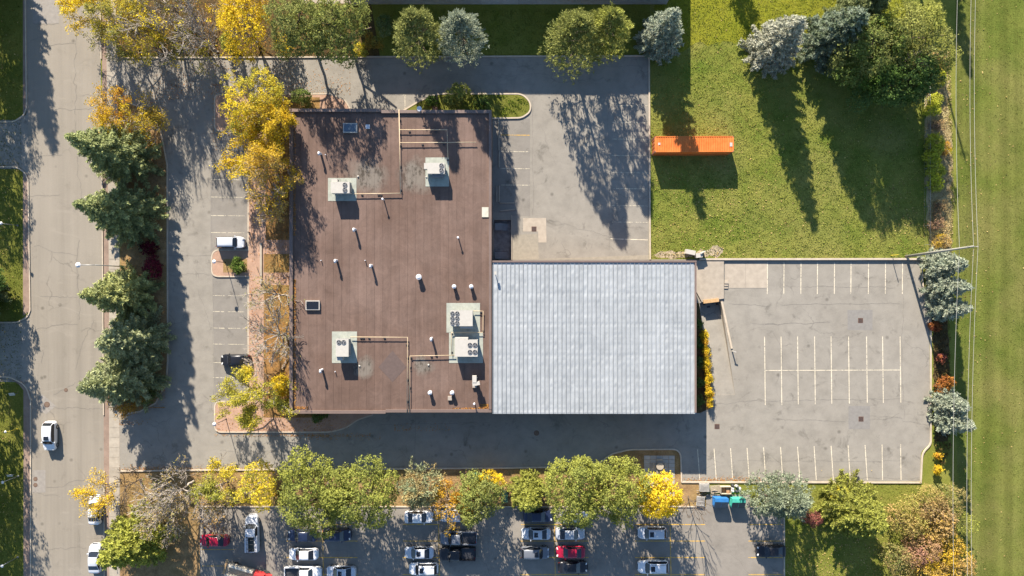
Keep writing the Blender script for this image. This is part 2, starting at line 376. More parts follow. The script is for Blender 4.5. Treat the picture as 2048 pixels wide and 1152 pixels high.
LOT = fillet([(207, 117), (1298, 113), (1298, 519), (1840, 518), (1843, 572, 8), (1856, 590, 6), (1859, 650), (1860, 888, 6), (1842, 903, 8), (1840, 963), (1362, 963), (1361, 898, 16), (1260, 898), (1225, 906), (1195, 932), (1000, 935), (400, 940), (207, 942),
              (207, 831), (280, 824), (312, 806), (334, 765), (336, 330), (322, 262), (300, 222), (262, 207), (240, 197), (207, 197)])
lot = struct('parking_lot', M_LOT, [LOT, PIT_N, RAMP], .008)
struct('west_parking', M_LOTW, [[(421, 265), (498, 265), (498, 802), (430, 802), (425, 560), (421, 500)]], .012)
struct('east_parking', M_LOTW, [[(987, 237), (1060, 237), (1060, 432), (1024, 432), (1024, 425), (987, 425)]], .012)
slot = struct('south_parking_lot', M_SLOT, [[(400, 1014), (1412, 1014), (1412, 989), (1500, 989), (1500, 1014), (1568, 1014), (1568, 1500), (400, 1500)]], .010)
# raised strip between street and lot, with its kerb
WS = [(241, 198), (262, 207), (300, 222), (322, 262), (335, 330), (336, 720), (333, 765), (312, 806), (280, 823), (241, 829)]
mb = MB(); mb.prism(Wp(WS), 0, .10); o = mb.build('tree_strip', M_BED); o['kind'] = 'structure'; wstrip = o
mb = MB(); mb.ribbon(Wp(WS), .2, 0, .14); mb.build('kerb', M_KERB, wstrip)
# brick walk round the front of the building with kerbed islands
FW = fillet([(430, 190, 10), (660, 188, 8), (690, 200, 8), (703, 222), (703, 800), (748, 829, 6), (716, 839, 10), (692, 856, 12), (660, 864, 10), (430, 864, 14), (430, 803, 12), (497, 803), (497, 553), (424, 553, 14), (424, 500, 16), (497, 500), (497, 262), (430, 262, 12)])
mb = MB(); mb.prism(Wp(FW), 0, .12); walk = mb.build('front_walk', M_PAVER); walk['kind'] = 'structure'
mb = MB(); mb.ribbon(Wp(FW), .2, 0, .145, True); mb.build('kerb', M_KERB, walk)
mb = MB(); mb.sheet([Wp([(532, 195), (640, 195), (640, 480), (532, 480)])], .124); mb.build('leaf_bed', M_OBED, walk)
mb = MB(); mb.sheet([Wp([(528, 508), (640, 508), (640, 545), (528, 545)])], .124); mb.build('leaf_bed', M_OBED, walk)
mb = MB(); mb.sheet([Wp([(528, 570), (640, 570), (640, 835), (528, 835)])], .124); mb.build('leaf_bed', M_OBED, walk)
mb = MB(); mb.sheet([Wp([(447, 518), (495, 518), (495, 545), (447, 545)])], .124); mb.build('leaf_bed', M_BED, walk)
mb = MB(); mb.ribbon(Wp([(523, 486), (523, 568)]), .32, .12, .3); mb.build('low_wall', M_CONC, walk)
# grassed island north of the building
NI = fillet([(806, 222), (838, 203, 6), (872, 188, 16), (1045, 188, 14), (1061, 205, 14), (1061, 224, 12), (1043, 236, 8), (985, 237), (960, 246), (806, 246)])
mb = MB(); mb.prism(Wp(NI), 0, .12); nisl = mb.build('grass_island', M_WLAWN); nisl['kind'] = 'structure'
mb = MB(); mb.ribbon(Wp(NI[:-2]), .22, 0, .16); mb.build('kerb', M_KERB, nisl)
mb = MB(); mb.sheet([Wp([(865, 194), (875, 190), (876, 240), (866, 240)])], .124); mb.build('stepping_path', M_PAVER, nisl)
# picnic patio of concrete slabs, south-east corner of the drive
pat = struct('patio_base', M_BED, [[(1275, 906), (1352, 906), (1352, 1000), (1275, 1000)]], .012)
slab = MB(); slab.box(0, 0, 0, .93, .60, .05)
sme = slab.mesh('paving_slab'); sme.materials.append(simple('patio_slab', (.34, .32, .28), .9, var=.1, rnd=.1))
for i in range(5):
    for j in range(11):
        q = W(1294 + i * 12.3, 915 + j * 8.1); o = link('paving_slab', sme, None, pat); o.location = (q.x, q.y, .012 + .004 * ((i * 7 + j * 3) % 3))
# boulevard strips, sidewalk slabs, kerbs of the street
struct('boulevard', M_STRIP, [[(46, -300), (52, -300), (52, 230), (46, 232)]], .010)
struct('boulevard', M_STRIP, [[(46, 345), (57, 350), (60, 622), (46, 632)]], .010)
struct('boulevard', M_STRIP, [[(20, 757), (44, 762), (61, 785), (61, 1500), (47, 1500), (47, 780), (38, 769)]], .014)
struct('boulevard', M_STRIP, [[(202, -300), (212, -300), (219, 700), (219, 1500), (209, 1500), (207, 700)]], .012)
sw = struct('sidewalk', M_CONC, [[(211, -100), (232, -100), (240, 560), (240, 1400), (219, 1400), (218, 560)]], .014)
sl = MB(); sl.box(0, 0, 0, 20.3 / S, 19.2 / S, .06); slm = sl.mesh('sidewalk_slab'); slm.materials.append(M_WALK)
rng = random.Random(5)
for k in range(64):
    py = -6 + k * 19.8; q = W(222 + 7 * min(1, max(0, py / 560)), py); o = link('sidewalk_slab', slm, None, sw); o.location = (q.x, q.y, -.03 + rng.uniform(0, .012)); o.rotation_euler = (0, 0, rng.uniform(-.006, .006))
def kerbs(parent, paths, w=.16, h=.13, mat=None):
    for pth in paths:
        mb = MB(); mb.ribbon(Wp(fillet(pth, closed=False)), w, 0, h); mb.build('kerb', mat or M_KERB, parent)
kerbs(road, [[(51, -300), (51, 0), (54, 215), (48, 232, 8), (28, 244, 6), (-200, 245)], [(-200, 333), (34, 334, 8), (50, 345, 8), (57, 360), (61, 620), (56, 634, 8), (34, 645, 6), (-200, 648)], [(-200, 752), (20, 754, 10), (52, 770, 14), (62, 800), (62, 1500)],
             [(201, -300), (201, 0), (203, 118)], [(204, 198), (207, 700), (208, 830)], [(209, 942), (209, 1500)]])
kerbs(lot, [[(236, 116), (1298, 112, 2), (1300, 519)], [(240, 942), (400, 940), (1000, 936), (1190, 933), (1222, 908, 8), (1258, 899, 10), (1361, 898, 18), (1363, 964, 1), (1841, 965, 1), (1844, 905, 12), (1861, 889, 8), (1861, 650), (1857, 592, 8), (1845, 574, 8), (1843, 519)]], .22, .15)
kerbs(lot, [[(1398, 518.5), (1843, 518)]], .3, .32)
kerbs(slot, [[(402, 1013), (1410, 1013)], [(1500, 1014), (1568, 1014, 1), (1569, 1400)]], .18, .13)
# concrete apron slabs beside the loading dock
for (a, b) in ((1450, 1491), (1491.6, 1534)):
    mb = MB(); p, q = W(a, 576), W(b, 526); mb.bbox(p.x, p.y, 0, q.x, q.y, .03); mb.build('concrete_slab', M_CONC, lot)
mb = MB(); p, q = W(1046, 485), W(1092, 436); mb.sheet([Wp([(1046, 436), (1092, 436), (1093, 485), (1077, 485), (1076, 463), (1046, 463)])], .016); mb.build('concrete_patch', M_CONC, lot)
M_LIGHTP = simple('sandy_concrete', (.245, .215, .165), .9)
mb = MB(); mb.sheet([Wp([(1024, 470), (1075, 468), (1078, 518), (1298, 510), (1298, 519), (1024, 519)])], .014); mb.build('concrete_patch', M_LIGHTP, lot)
M_DARKP = simple('asphalt_patch', (.16, .148, .13), .9, var=.1)
for poly in ([(1695, 620), (1745, 620), (1745, 660), (1695, 660)], [(1697, 812), (1740, 812), (1740, 858), (1697, 858)], [(1420, 830), (1478, 831), (1478, 836), (1420, 836)], [(1405, 700), (1440, 700), (1446, 740), (1412, 740)]):
    if poly[0][0] > 1600: mb = MB(); mb.sheet([Wp(poly)], .012); mb.build('asphalt_patch', simple('lot_patch', (.19, .175, .155), .92, var=.1), lot)
mb = MB(); mb.sheet([Wp([(84, 788), (112, 812), (92, 828), (80, 822), (80, 798)])], .011); mb.build('road_patch', simple('road_patch', (.23, .205, .175), .9), road)
mb = MB(); mb.sheet([Wp([(65, 940), (91, 940), (91, 985), (65, 985)])], .011); mb.build('road_patch', MATS['road_patch'], road)
mb = MB(); mb.sheet([Wp([(66, 0), (118, 0), (118, 47), (66, 47)])], .011); mb.build('road_patch', MATS['road_patch'], road)
# painted bay lines
def line(parent, x0, y0, x1, y1, mat=M_LINE, w=.115, z=.02):
    a, b = W(x0, y0), W(x1, y1); mb = MB(); d = (b - a); n = Vector((-d.y, d.x, 0)).normalized() * w / 2
    vs = [(a + n), (a - n), (b - n), (b + n)]; mb.add([(v.x, v.y, z) for v in vs], [(0, 1, 2, 3)]); return mb.build('bay_line', mat, parent)
for y in (211, 245, 278, 311, 345, 377, 411, 444): line(lot, 1224, y, 1296, y + 1, M_LINEW)
line(lot, 1221, 477.5, 1296, 480, M_LINE)
for y in (270, 303, 337, 370): line(lot, 1002, y, 1059, y + .5, M_YEL if y == 270 else M_LINEW)
for y in (288, 325, 359, 394, 431, 465, 591, 623, 656, 688, 725, 755):
    line(lot, 422 if y < 500 else 426, y, 452 if y < 500 else 449, y + .4, M_LINEW); line(lot, 456, y + .4, 489, y + .8, M_LINEW, .09)
for k, x in enumerate((1535, 1568, 1602, 1635, 1669, 1702, 1737, 1771, 1805)): line(lot, x, 525, x - .5, 588)
for k, x in enumerate((1529, 1562, 1595, 1629, 1662, 1697, 1733, 1765, 1800)): line(lot, x, 673, x + 1.5, 810 - .6 * k)
line(lot, 1531, 741, 1800, 740, z=.024)
for k, x in enumerate((1395, 1428, 1461, 1494, 1527, 1561, 1595, 1628, 1662, 1696, 1730, 1764, 1801)): line(lot, x, 898 - .8 * k, x + (4.5 if k < 11 else 1), 960)
line(lot, 810, 190, 810, 217, M_LINEW); line(lot, 812, 190.5, 806, 190.5, M_LINEW, z=.024)
for y in (1049, 1082, 1115, 1149):
    for (a, b) in ((573, 715), (806, 880), (1040, 1177), (1270, 1410), (1497, 1566)): line(slot, a, y, b, y, M_YEL, .13)
for x in (645, 877, 1108.5, 1340): line(slot, x, 1050, x + 2, 1152, M_YEL, .12, .024)
for y in (1099, 1132): line(slot, 402, y, 470, y, M_YEL, .1)
line(slot, 403.5, 1040, 404, 1150, M_LINEW, .1, .024)
# "Gu" painted on the asphalt of the front row, the rest of the word lies under the tree
cu = bpy.data.curves.new('lettering', 'FONT'); cu.body = 'Gu'; cu.size = 1.2; cu.shear = .2; cu.extrude = .002
to = bpy.data.objects.new('lettering', cu); COL.objects.link(to); q = W(437, 784); to.location = (q.x, q.y, .022)
dg = bpy.context.evaluated_depsgraph_get(); tm = bpy.data.meshes.new_from_object(to.evaluated_get(dg)); bpy.data.objects.remove(to)
tm.materials.clear(); o = link('painted_lettering', tm, M_LINE, lot); o.location = (q.x, q.y, .022)
# tarred cracks and joints wandering across the pavement
crng = random.Random(41); M_TAR = simple('crack_tar', (.12, .108, .093), .9, var=.3)
def crack(parent, x0, y0, x1, y1, w=.045, wob=2.0, z=.0165):
    w *= .62; wob *= 1.25; n = max(4, int(math.hypot(x1 - x0, y1 - y0) / 5)); pts = []; off = 0
    for k in range(n + 1):
        t = k / n; off = off * .8 + crng.gauss(0, wob * .5); dx, dy = x1 - x0, y1 - y0; ll = math.hypot(dx, dy); pts.append((x0 + dx * t - dy / ll * off, y0 + dy * t + dx / ll * off))
    mb = MB(); mb.ribbon(Wp(pts), w, z - .003, z); mb.build('crack_seam', M_TAR, parent)
for c in ((150, 10, 152, 230, .05), (150, 240, 165, 420, .04), (66, 46, 118, 47, .05), (92, 92, 150, 82, .05), (115, 22, 150, 25, .04), (66, 318, 125, 312, .035), (110, 220, 182, 220, .04), (60, 392, 120, 386, .04), (158, 480, 156, 640, .055), (68, 492, 155, 511, .04), (80, 592, 155, 594, .04), (72, 658, 155, 648, .055), (84, 815, 206, 817, .045), (93, 975, 180, 959, .05), (66, 984, 120, 992, .04), (76, 1100, 172, 1094, .045), (158, 1060, 160, 1150, .03), (185, 640, 150, 740, .03), (108, 790, 150, 764, .05), (86, 700, 84, 726, .05)):
    crack(road, *c)
for c in ((1605, 574, 1790, 575, .05, 1.2), (1560, 610, 1800, 606, .05, 1.2), (1530, 648, 1660, 643, .07, 1.5), (1410, 808, 1530, 802, .05, 1.5), (1530, 803, 1800, 798, .05, 1), (1740, 832, 1806, 838, .04, 1), (1805, 590, 1806, 840, .045, 1.2), (1806, 842, 1858, 850, .04, 1.5), (1475, 922, 1800, 922, .035, 1), (1530, 952, 1840, 958, .04, 1), (1458, 608, 1540, 612, .045, 1), (1500, 645, 1560, 650, .04, 1), (1545, 838, 1690, 842, .04, 1),
          (1066, 200, 1066, 430, .05, 1), (1080, 250, 1110, 330, .03, 2), (1096, 440, 1250, 482, .03, 2), (335, 511, 425, 511, .05, .6), (340, 553, 420, 545, .05, 2), (395, 580, 425, 660, .03, 2), (423, 270, 424, 495, .04, .6), (426, 560, 428, 795, .04, .6), (360, 200, 420, 330, .03, 2), (760, 850, 980, 846, .04, 1), (830, 830, 830, 932, .05, .5), (440, 900, 600, 905, .03, 1.5), (700, 128, 1290, 132, .03, 1.5), (880, 150, 1200, 146, .03, 1.5), (1215, 210, 1218, 500, .03, 1)):
    crack(lot, *c)
for c in ((575, 1096, 720, 1098), (1250, 1020, 1260, 1150), (980, 1030, 1000, 1150), (1420, 1060, 1500, 1150), (750, 1020, 770, 1150)): crack(slot, *c, .03, 2)
# drains and manholes
def basin(px, py, parent, s=.62):
    q = W(px, py); mb = MB(); mb.box(q.x, q.y, 0, s + .16, s + .16, .026); o = mb.build('drain_frame', M_RUST, parent)
    mb = MB()
    for k in range(4): mb.box(q.x - s / 2 + s * (k + .5) / 4, q.y, .026, s / 8, s, .012)
    mb.build('drain_grate', M_DARK, o)
for p in ((1721, 641), (1722, 838), (1434, 853), (1068, 458)): basin(p[0], p[1], lot)
def manhole(px, py, parent, r=.42):
    q = W(px, py); mb = MB(); mb.cyl(q.x, q.y, 0, r, .024, 20); o = mb.build('manhole_frame', M_RUST, parent); mb = MB(); mb.cyl(q.x, q.y, .02, r * .8, .012, 20); mb.build('manhole_cover', simple('manhole_lid', (.14, .09, .06), .8), o)
manhole(1073, 866, lot); manhole(94, 809, road, .45); manhole(132, 780, road, .3); manhole(71, 958, road, .33); manhole(71, 970, road, .33)

# north-east loading pit with stairs
def pitwalls(name, poly, zs, mat, wallmat):
    P3 = [W(p[0], p[1]) for p in poly]; mb = MB()
    mb.add([(p.x, p.y, z) for p, z in zip(P3, zs)], [tuple(range(len(P3)))]); o = mb.build(name, mat); o['kind'] = 'structure'
    mb = MB(); n = len(P3)
    for i in range(n):
        j = (i + 1) % n; a, b = P3[i], P3[j]
        mb.add([(a.x, a.y, zs[i] - .1), (b.x, b.y, zs[j] - .1), (b.x, b.y, .01), (a.x, a.y, .01)], [(0, 1, 2, 3)])
    mb.build('retaining_wall', wallmat, o); return o
pit = pitwalls('loading_pit', PIT_N, [-.7] * 4, simple('pit_floor', (.19, .18, .17), .9, var=.3), M_CONC)
ramp_o = pitwalls('loading_ramp', RAMP, [-1.15, -1.15, -.02, -.02], M_LOT, M_CONC)
mb = MB(); mb.ribbon(Wp([(1023.5, 430), (1023.5, 520)]), .14, 0, .12); mb.build('pit_wall_top', M_CONC, pit)
for y0 in (446, 503):
    st = empty('metal_stairs', W(990, y0 + 8)); tag(st, 'grey metal stairs at the %s end of the shaded loading pit' % ('upper' if y0 < 470 else 'lower'), 'stairs')
    base = W(990, y0 + 8); L = 25 / S; Wd = 15 / S
    mb = MB(); mb.bbox(0, -Wd / 2, .25, L * .45, Wd / 2, .3); mb.build('landing', M_GREY, st)
    for k in range(5):
        mb = MB(); x = L * .45 + .03 + k * .22; mb.bbox(x, -Wd / 2, .08 - k * .2, x + .17, Wd / 2, .12 - k * .2); mb.build('tread', M_GREY, st)
    for sgn in (-1, 1):
        mb = MB(); mb.tube([(0, sgn * Wd / 2, 1.2), (L * .45, sgn * Wd / 2, 1.2), (L, sgn * Wd / 2, .2)], .025)
        mb.tube([(.05, sgn * Wd / 2, .25), (.05, sgn * Wd / 2, 1.2)], .025); mb.tube([(L, sgn * Wd / 2, -.9), (L, sgn * Wd / 2, .2)], .025); mb.build('handrail', M_DARK, st)
    mb = MB(); mb.box(L * .22, 0, -.9, .1, Wd * .8, 1.15); mb.build('support', M_DARK, st)
# east loading dock
dock = empty('loading_dock', W(1420, 562)); tag(dock, 'raised pale concrete loading dock platform at the corner of the metal roof', 'loading dock')
dz = dock.location
pl = [W(*p) - dz for p in ((1370, 521), (1447, 521), (1447, 597), (1403, 604), (1380, 560), (1370, 560))]
mb = MB(); mb.prism(pl, -1.2, .22); mb.build('platform', M_CONC, dock)
p = W(1421, 601) - dz; mb = MB(); mb.box(p.x, p.y - .05, -.1, 31 / S, .55, .5, .12); mb.build('timber_bumper', M_TIMBER, dock)
for sx in (1409, 1435):
    p = W(sx, 604) - dz; mb = MB(); mb.box(p.x, p.y - .3, -.6, .22, .3, .55); mb.build('rubber_bumper', M_TYRE, dock)
for k in range(3):
    p = W(1452, 565 + 5 * k) - dz; mb = MB(); mb.box(p.x, p.y, 0, .62, .34, .26 - k * .07); mb.build('step', M_CONC, dock)
rw = empty('dock_wall', W(1452, 650)); tag(rw, 'thin pale retaining wall slanting beside the loading ramp', 'wall')
mb = MB(); mb.ribbon([W(1443, 603) - rw.location, W(1463, 697) - rw.location], .3, -1.1, .16); mb.build('wall_body', M_KERB, rw)
mb = MB(); mb.box(*(W(1464, 702) - rw.location).to_2d(), 0, .16, .16, 1.0); mb.box(*(W(1465, 702) - rw.location).to_2d(), 1.0, .5, .14, .1, -.3); mb.build('end_post', M_WHITE, rw)
q = W(1421, 615); mb = MB(); mb.box(q.x, q.y, -1.12, .5, .5, .04); mb.build('drain_grate', M_DARK, ramp_o)

# ------------------------------------------------------------------ buildings
RZ = 5.0
bld = empty('brown_roof_building', W(780, 524, RZ).xy.to_3d()); tag(bld, 'large low building with flat brown membrane roof full of vents and pipes', 'building')
bo = bld.location.copy()
def L(px, py, h): return W(px, py, h) - bo
a, b = L(579, 826, 5.3), L(983, 220, 5.3)
mb = MB(); mb.bbox(a.x, a.y, 0, b.x, b.y, RZ - .05); mb.build('wall', M_WALL, bld)
mb = MB(); mb.bbox(a.x + .2, a.y + .2, RZ - .05, b.x - .2, b.y - .2, RZ - .012); roof = mb.build('roof', simple('roof_felt', (.07, .047, .039), .9), bld)
# roof membrane rolls, each lapping over the next
x0, x1 = a.x + .35, b.x - .3; n = 24; wd = (x1 - x0) / n; y0, y1 = a.y + .35, b.y - .35
rm = bpy.data.meshes.new('roof_strip')
we = wd - .018; vv = [(0, y0, -.01), (we, y0, -.01), (we, y1, -.01), (0, y1, -.01), (0, y0, .0), (we, y0, .01), (we, y1, .01), (0, y1, .0)]
rm.from_pydata(vv, [], [(4, 5, 6, 7), (0, 1, 5, 4), (1, 2, 6, 5), (2, 3, 7, 6), (3, 0, 4, 7)]); rm.materials.append(M_ROOF)
for k in range(n):
    o = link('roof_strip', rm, None, roof); o.location = (x0 + k * wd, 0, RZ)
mb = MB(); d = [L(*p, RZ) for p in ((785, 701), (813, 734), (785, 764), (757, 734))]; mb.prism(d, RZ, RZ + .02); mb.build('membrane_patch', simple('patch_membrane', (.092, .062, .052), .85), roof)
d = [L(*p, RZ) for p in ((768, 330), (799, 366), (768, 388), (735, 372))]
# parapet copings in lengths
def cope(pts, w, z1, parent, ref=None, mat=None):
    mb = MB(); mb.ribbon(pts, w, RZ - .4, z1); mb.build('coping', mat or M_COPE, parent)
e = .22
cope([(a.x + e, a.y + .45), (a.x + e, (a.y + b.y) / 2)], .5, 5.32, bld); cope([(a.x + e, (a.y + b.y) / 2 + .01), (a.x + e, b.y - .45)], .5, 5.30, bld)
mx = L(762, 0, 5.3).x
cope([(a.x, b.y - e + .18), (mx, b.y - e + .18)], .46, 5.38, bld); cope([(mx + .01, b.y - e), (b.x, b.y - e)], .46, 5.30, bld)
mx2 = L(771, 0, 5.3).x
cope([(a.x, a.y + .12), (mx2, a.y + .12)], .46, 5.22, bld); cope([(mx2 + .01, a.y + .3), (b.x, a.y + .3)], .46, 5.24, bld)
cope([(b.x - .2, a.y + .54), (b.x - .2, b.y - .46)], .4, 5.28, bld)
# skylights and hatches
def curb_sky(px0, py0, px1, py1, glass):
    p, q = L(px0, py1, RZ + .35), L(px1, py0, RZ + .35)
    mb = MB(); mb.bbox(p.x, p.y, RZ, q.x, q.y, RZ + .33); o = mb.build('skylight', M_WHITE, roof)
    mb = MB(); mb.bbox(p.x + .14, p.y + .14, RZ + .33, q.x - .14, q.y - .14, RZ + .37); mb.build('skylight_pane', glass, o)
curb_sky(686, 246, 714, 265, M_SKYL); curb_sky(611, 601, 639, 620, M_GLASS)
p = L(736, 254, RZ); mb = MB(); mb.box(p.x, p.y, RZ, .6, .6, .3); mb.build('roof_hatch', M_BLWHITE, roof)
p = L(970.5, 424.5, RZ); mb = MB(); mb.box(p.x, p.y, RZ, 1.0, 1.5, .12); mb.build('roof_hatch', simple('hatch_cream', (.42, .4, .32), .6), roof)
# vents
def gooseneck(px, py):
    p = L(px, py + 2, RZ); mb = MB(); mb.cyl(p.x, p.y, RZ, .17, 1.0, 12); mb.tube([(p.x, p.y, RZ + .95), (p.x, p.y, RZ + 1.12), (p.x, p.y - .18, RZ + 1.2), (p.x, p.y - .34, RZ + 1.08)], .19, 10); mb.build('vent_pipe', M_BLWHITE, roof)
for p in ((642, 306), (711, 457), (674, 519), (744, 529), (645, 737), (864, 674)): gooseneck(*p)
def turbine(px, py, r, h):
    p = L(px, py, RZ); mb = MB(); mb.cyl(p.x, p.y, RZ, r * .8, h * .7, 16); mb.cyl(p.x, p.y, RZ + h * .7, r, h * .22, 16); mb.cyl(p.x, p.y, RZ + h * .92, r * .95, h * .1, 16, r * .4); mb.build('roof_ventilator', M_BLWHITE, roof)
turbine(839, 554, .42, 1.0)
for p in ((909, 573), (943, 573), (861, 784), (905, 784)): turbine(p[0], p[1], .32, .95)
def stack(px, py, r, h, cap=True):
    p = L(px, py, RZ); mb = MB(); mb.cyl(p.x, p.y, RZ, r, h, 10)
    if cap: mb.cyl(p.x, p.y, RZ + h, r * 2, .1, 10, r * 1.4)
    mb.build('exhaust_stack', M_BLWHITE, roof)
for p in ((768, 400, .09, 1.25), (917, 476, .09, 1.05), (949, 806, .09, .9)): stack(*p)
for p in ((652, 310, .07, .4), (643, 521, .07, .4), (731, 521, .07, .45), (671, 743, .07, .4)): stack(*p, cap=False)
for p in ((716, 353), (853, 354), (719, 732), (857, 730)):
    q = L(*p, RZ); mb = MB(); mb.cyl(q.x, q.y, RZ, .16, .16, 10, .08); mb.build('roof_drain', M_WHITE, roof)
p = L(950, 760, RZ); mb = MB(); mb.cyl(p.x, p.y + .3, RZ, .35, 1.3, 14); mb.box(p.x, p.y + .35, RZ + 1.2, .62, 1.0, .55); mb.box(p.x + .25, p.y - .35, RZ + 1.2, 1.1, .5, .5, .2); mb.build('exhaust_fan', M_WHITE, roof)
for p in ((949, 771), (900, 796)): q = L(*p, RZ); mb = MB(); mb.box(q.x, q.y, RZ, .6, .6, .35); mb.build('vent_box', simple('tan_box', (.3, .25, .2), .7), roof)
# satellite dish on the north parapet
q = L(840, 219, 5.4); mb = MB(); mb.cyl(q.x, q.y, 5.2, .04, .8, 8); mb.tube([(q.x, q.y, 5.9), (q.x, q.y + .25, 6.1)], .03); vs = []; nn = 16
c0 = Vector((q.x, q.y - .05, 6.05)); ax = Vector((-.1, -.35, .9)).normalized(); u = ax.cross(Vector((1, 0, 0))).normalized(); w_ = ax.cross(u)
ring = [c0 + u * .38 * math.cos(2 * math.pi * k / nn) + w_ * .38 * math.sin(2 * math.pi * k / nn) + ax * .1 for k in range(nn)]
mb.add([c0] + ring, [(0, 1 + k, 1 + (k + 1) % nn) for k in range(nn)], True); mb.build('satellite_dish', M_BLWHITE, roof)

# metal roofed wing
GZ = 5.0
wing = empty('metal_roof_wing', W(1189, 672, GZ).xy.to_3d()); tag(wing, 'low wing with pale grey standing seam metal roof', 'building'); wo = wing.location.copy()
a2, b2 = W(986, 825, GZ) - wo, W(1393, 521, 5.1) - wo
mb = MB(); mb.bbox(a2.x - .6, a2.y + .1, 0, b2.x - .05, b2.y - .05, GZ - .25); mb.build('wall', M_WALL, wing)
mb = MB(); mb.bbox(a2.x - .1, a2.y + .05, GZ - .25, b2.x, b2.y, GZ - .06); mroof = mb.build('metal_roof', M_METAL, wing)
n = 47; wd = (b2.x - .28 - (a2.x + .05)) / n; ln = (b2.y - .3) - (a2.y - .05); nr = 90; nc = 5
rs = np.random.RandomState(7); panels = []
for v in range(16):
    vs, fs = [], []; ys_ = np.arange(nr + 1) / nr * ln; dent = np.zeros(nr + 1); skew = rs.uniform(-.4, .4, nr + 1)
    for c_ in np.arange(.4, ln, .76): dent += rs.choice([1, 1, .5, -.4, 1.6]) * rs.uniform(.3, 1.2) * np.exp(-((ys_ - c_ - rs.normal(0, .07)) / rs.uniform(.12, .3)) ** 2)
    for c_ in np.arange(.55, ln, 1.6): dent += 1.1 * np.exp(-((ys_ - c_) / .13) ** 2)
    dent += rs.normal(0, .12, nr + 1)
    for j in range(nr + 1):
        for i in range(nc + 1):
            t = i / nc; z = -.034 * dent[j] * math.sin(math.pi * t) * (1 + skew[j] * (t - .5)); vs.append((.04 + t * (wd - .08), ys_[j], z - (.03 if i in (0, nc) else 0)))
    for j in range(nr):
        for i in range(nc):
            q_ = j * (nc + 1) + i; fs.append((q_, q_ + 1, q_ + nc + 2, q_ + nc + 1))
    mb = MB(); mb.add(vs, fs, True); mb.bbox(-.024, 0, -.08, .024, ln, .085)
    me = mb.mesh('roof_panel'); me.materials.append(M_METAL); panels.append(me)
order = [rng.randrange(16) for _ in range(n)]
for k in range(n):
    o = link('roof_panel', panels[order[k]], None, mroof); o.location = (a2.x + .05 + k * wd, a2.y - .05, GZ)
mb = MB(); mb.ribbon([(a2.x - .1, b2.y - .14), (b2.x, b2.y - .14)], .28, GZ - .3, GZ + .14); mb.build('coping', M_COPE, wing)
mb = MB(); mb.ribbon([(b2.x - .12, b2.y - .29), (b2.x - .12, a2.y)], .24, GZ - .3, GZ + .12); mb.build('coping', M_COPE, wing)
mb = MB(); mb.ribbon([(a2.x - .05, a2.y - .12), (b2.x, a2.y - .12)], .16, GZ - .25, GZ - .02); mb.build('gutter', M_METAL, wing)
q = W(991, 549, GZ) - wo; mb = MB(); mb.cyl(q.x, q.y, GZ, .06, .9, 8); mb.box(q.x, q.y + .2, GZ + .8, .3, .5, .3); mb.build('roof_camera', M_WHITE, mroof)
# neighbour building at the top edge: its shaded panelled wall shows, its roof lies beyond the frame
nb = empty('neighbour_building', W(1018, -60)); tag(nb, 'neighbouring building with shaded grey panel wall along the upper picture edge', 'building'); no = nb.location.copy()
a3, b3 = W(703, 8) - no, W(1333, -260) - no; NH = 6.8
mb = MB(); mb.bbox(a3.x, a3.y + .1, 0, b3.x, b3.y, NH - .2); mb.build('wall', simple('grey_wall', (.2, .2, .2), .9), nb)
mb = MB(); mb.bbox(a3.x + .3, a3.y + .4, NH - .2, b3.x - .3, b3.y, NH - .1); mb.build('roof', simple('grey_roof', (.2, .2, .2), .9), nb)
npn = 17; pw = (b3.x - a3.x) / npn; mb = MB(); mb.bbox(.012, 0, 0, pw - .012, .14, NH); pme = mb.mesh('wall_panel'); pme.materials.append(simple('panel_concrete', (.3, .31, .32), .85, rnd=.1))
for k in range(npn): o = link('wall_panel', pme, None, nb); o.location = (a3.x + k * pw, a3.y - .04, 0)
struct('north_pavement', M_CONC, [[(600, -300), (702, -300), (702, 7), (600, 7)]], .008)

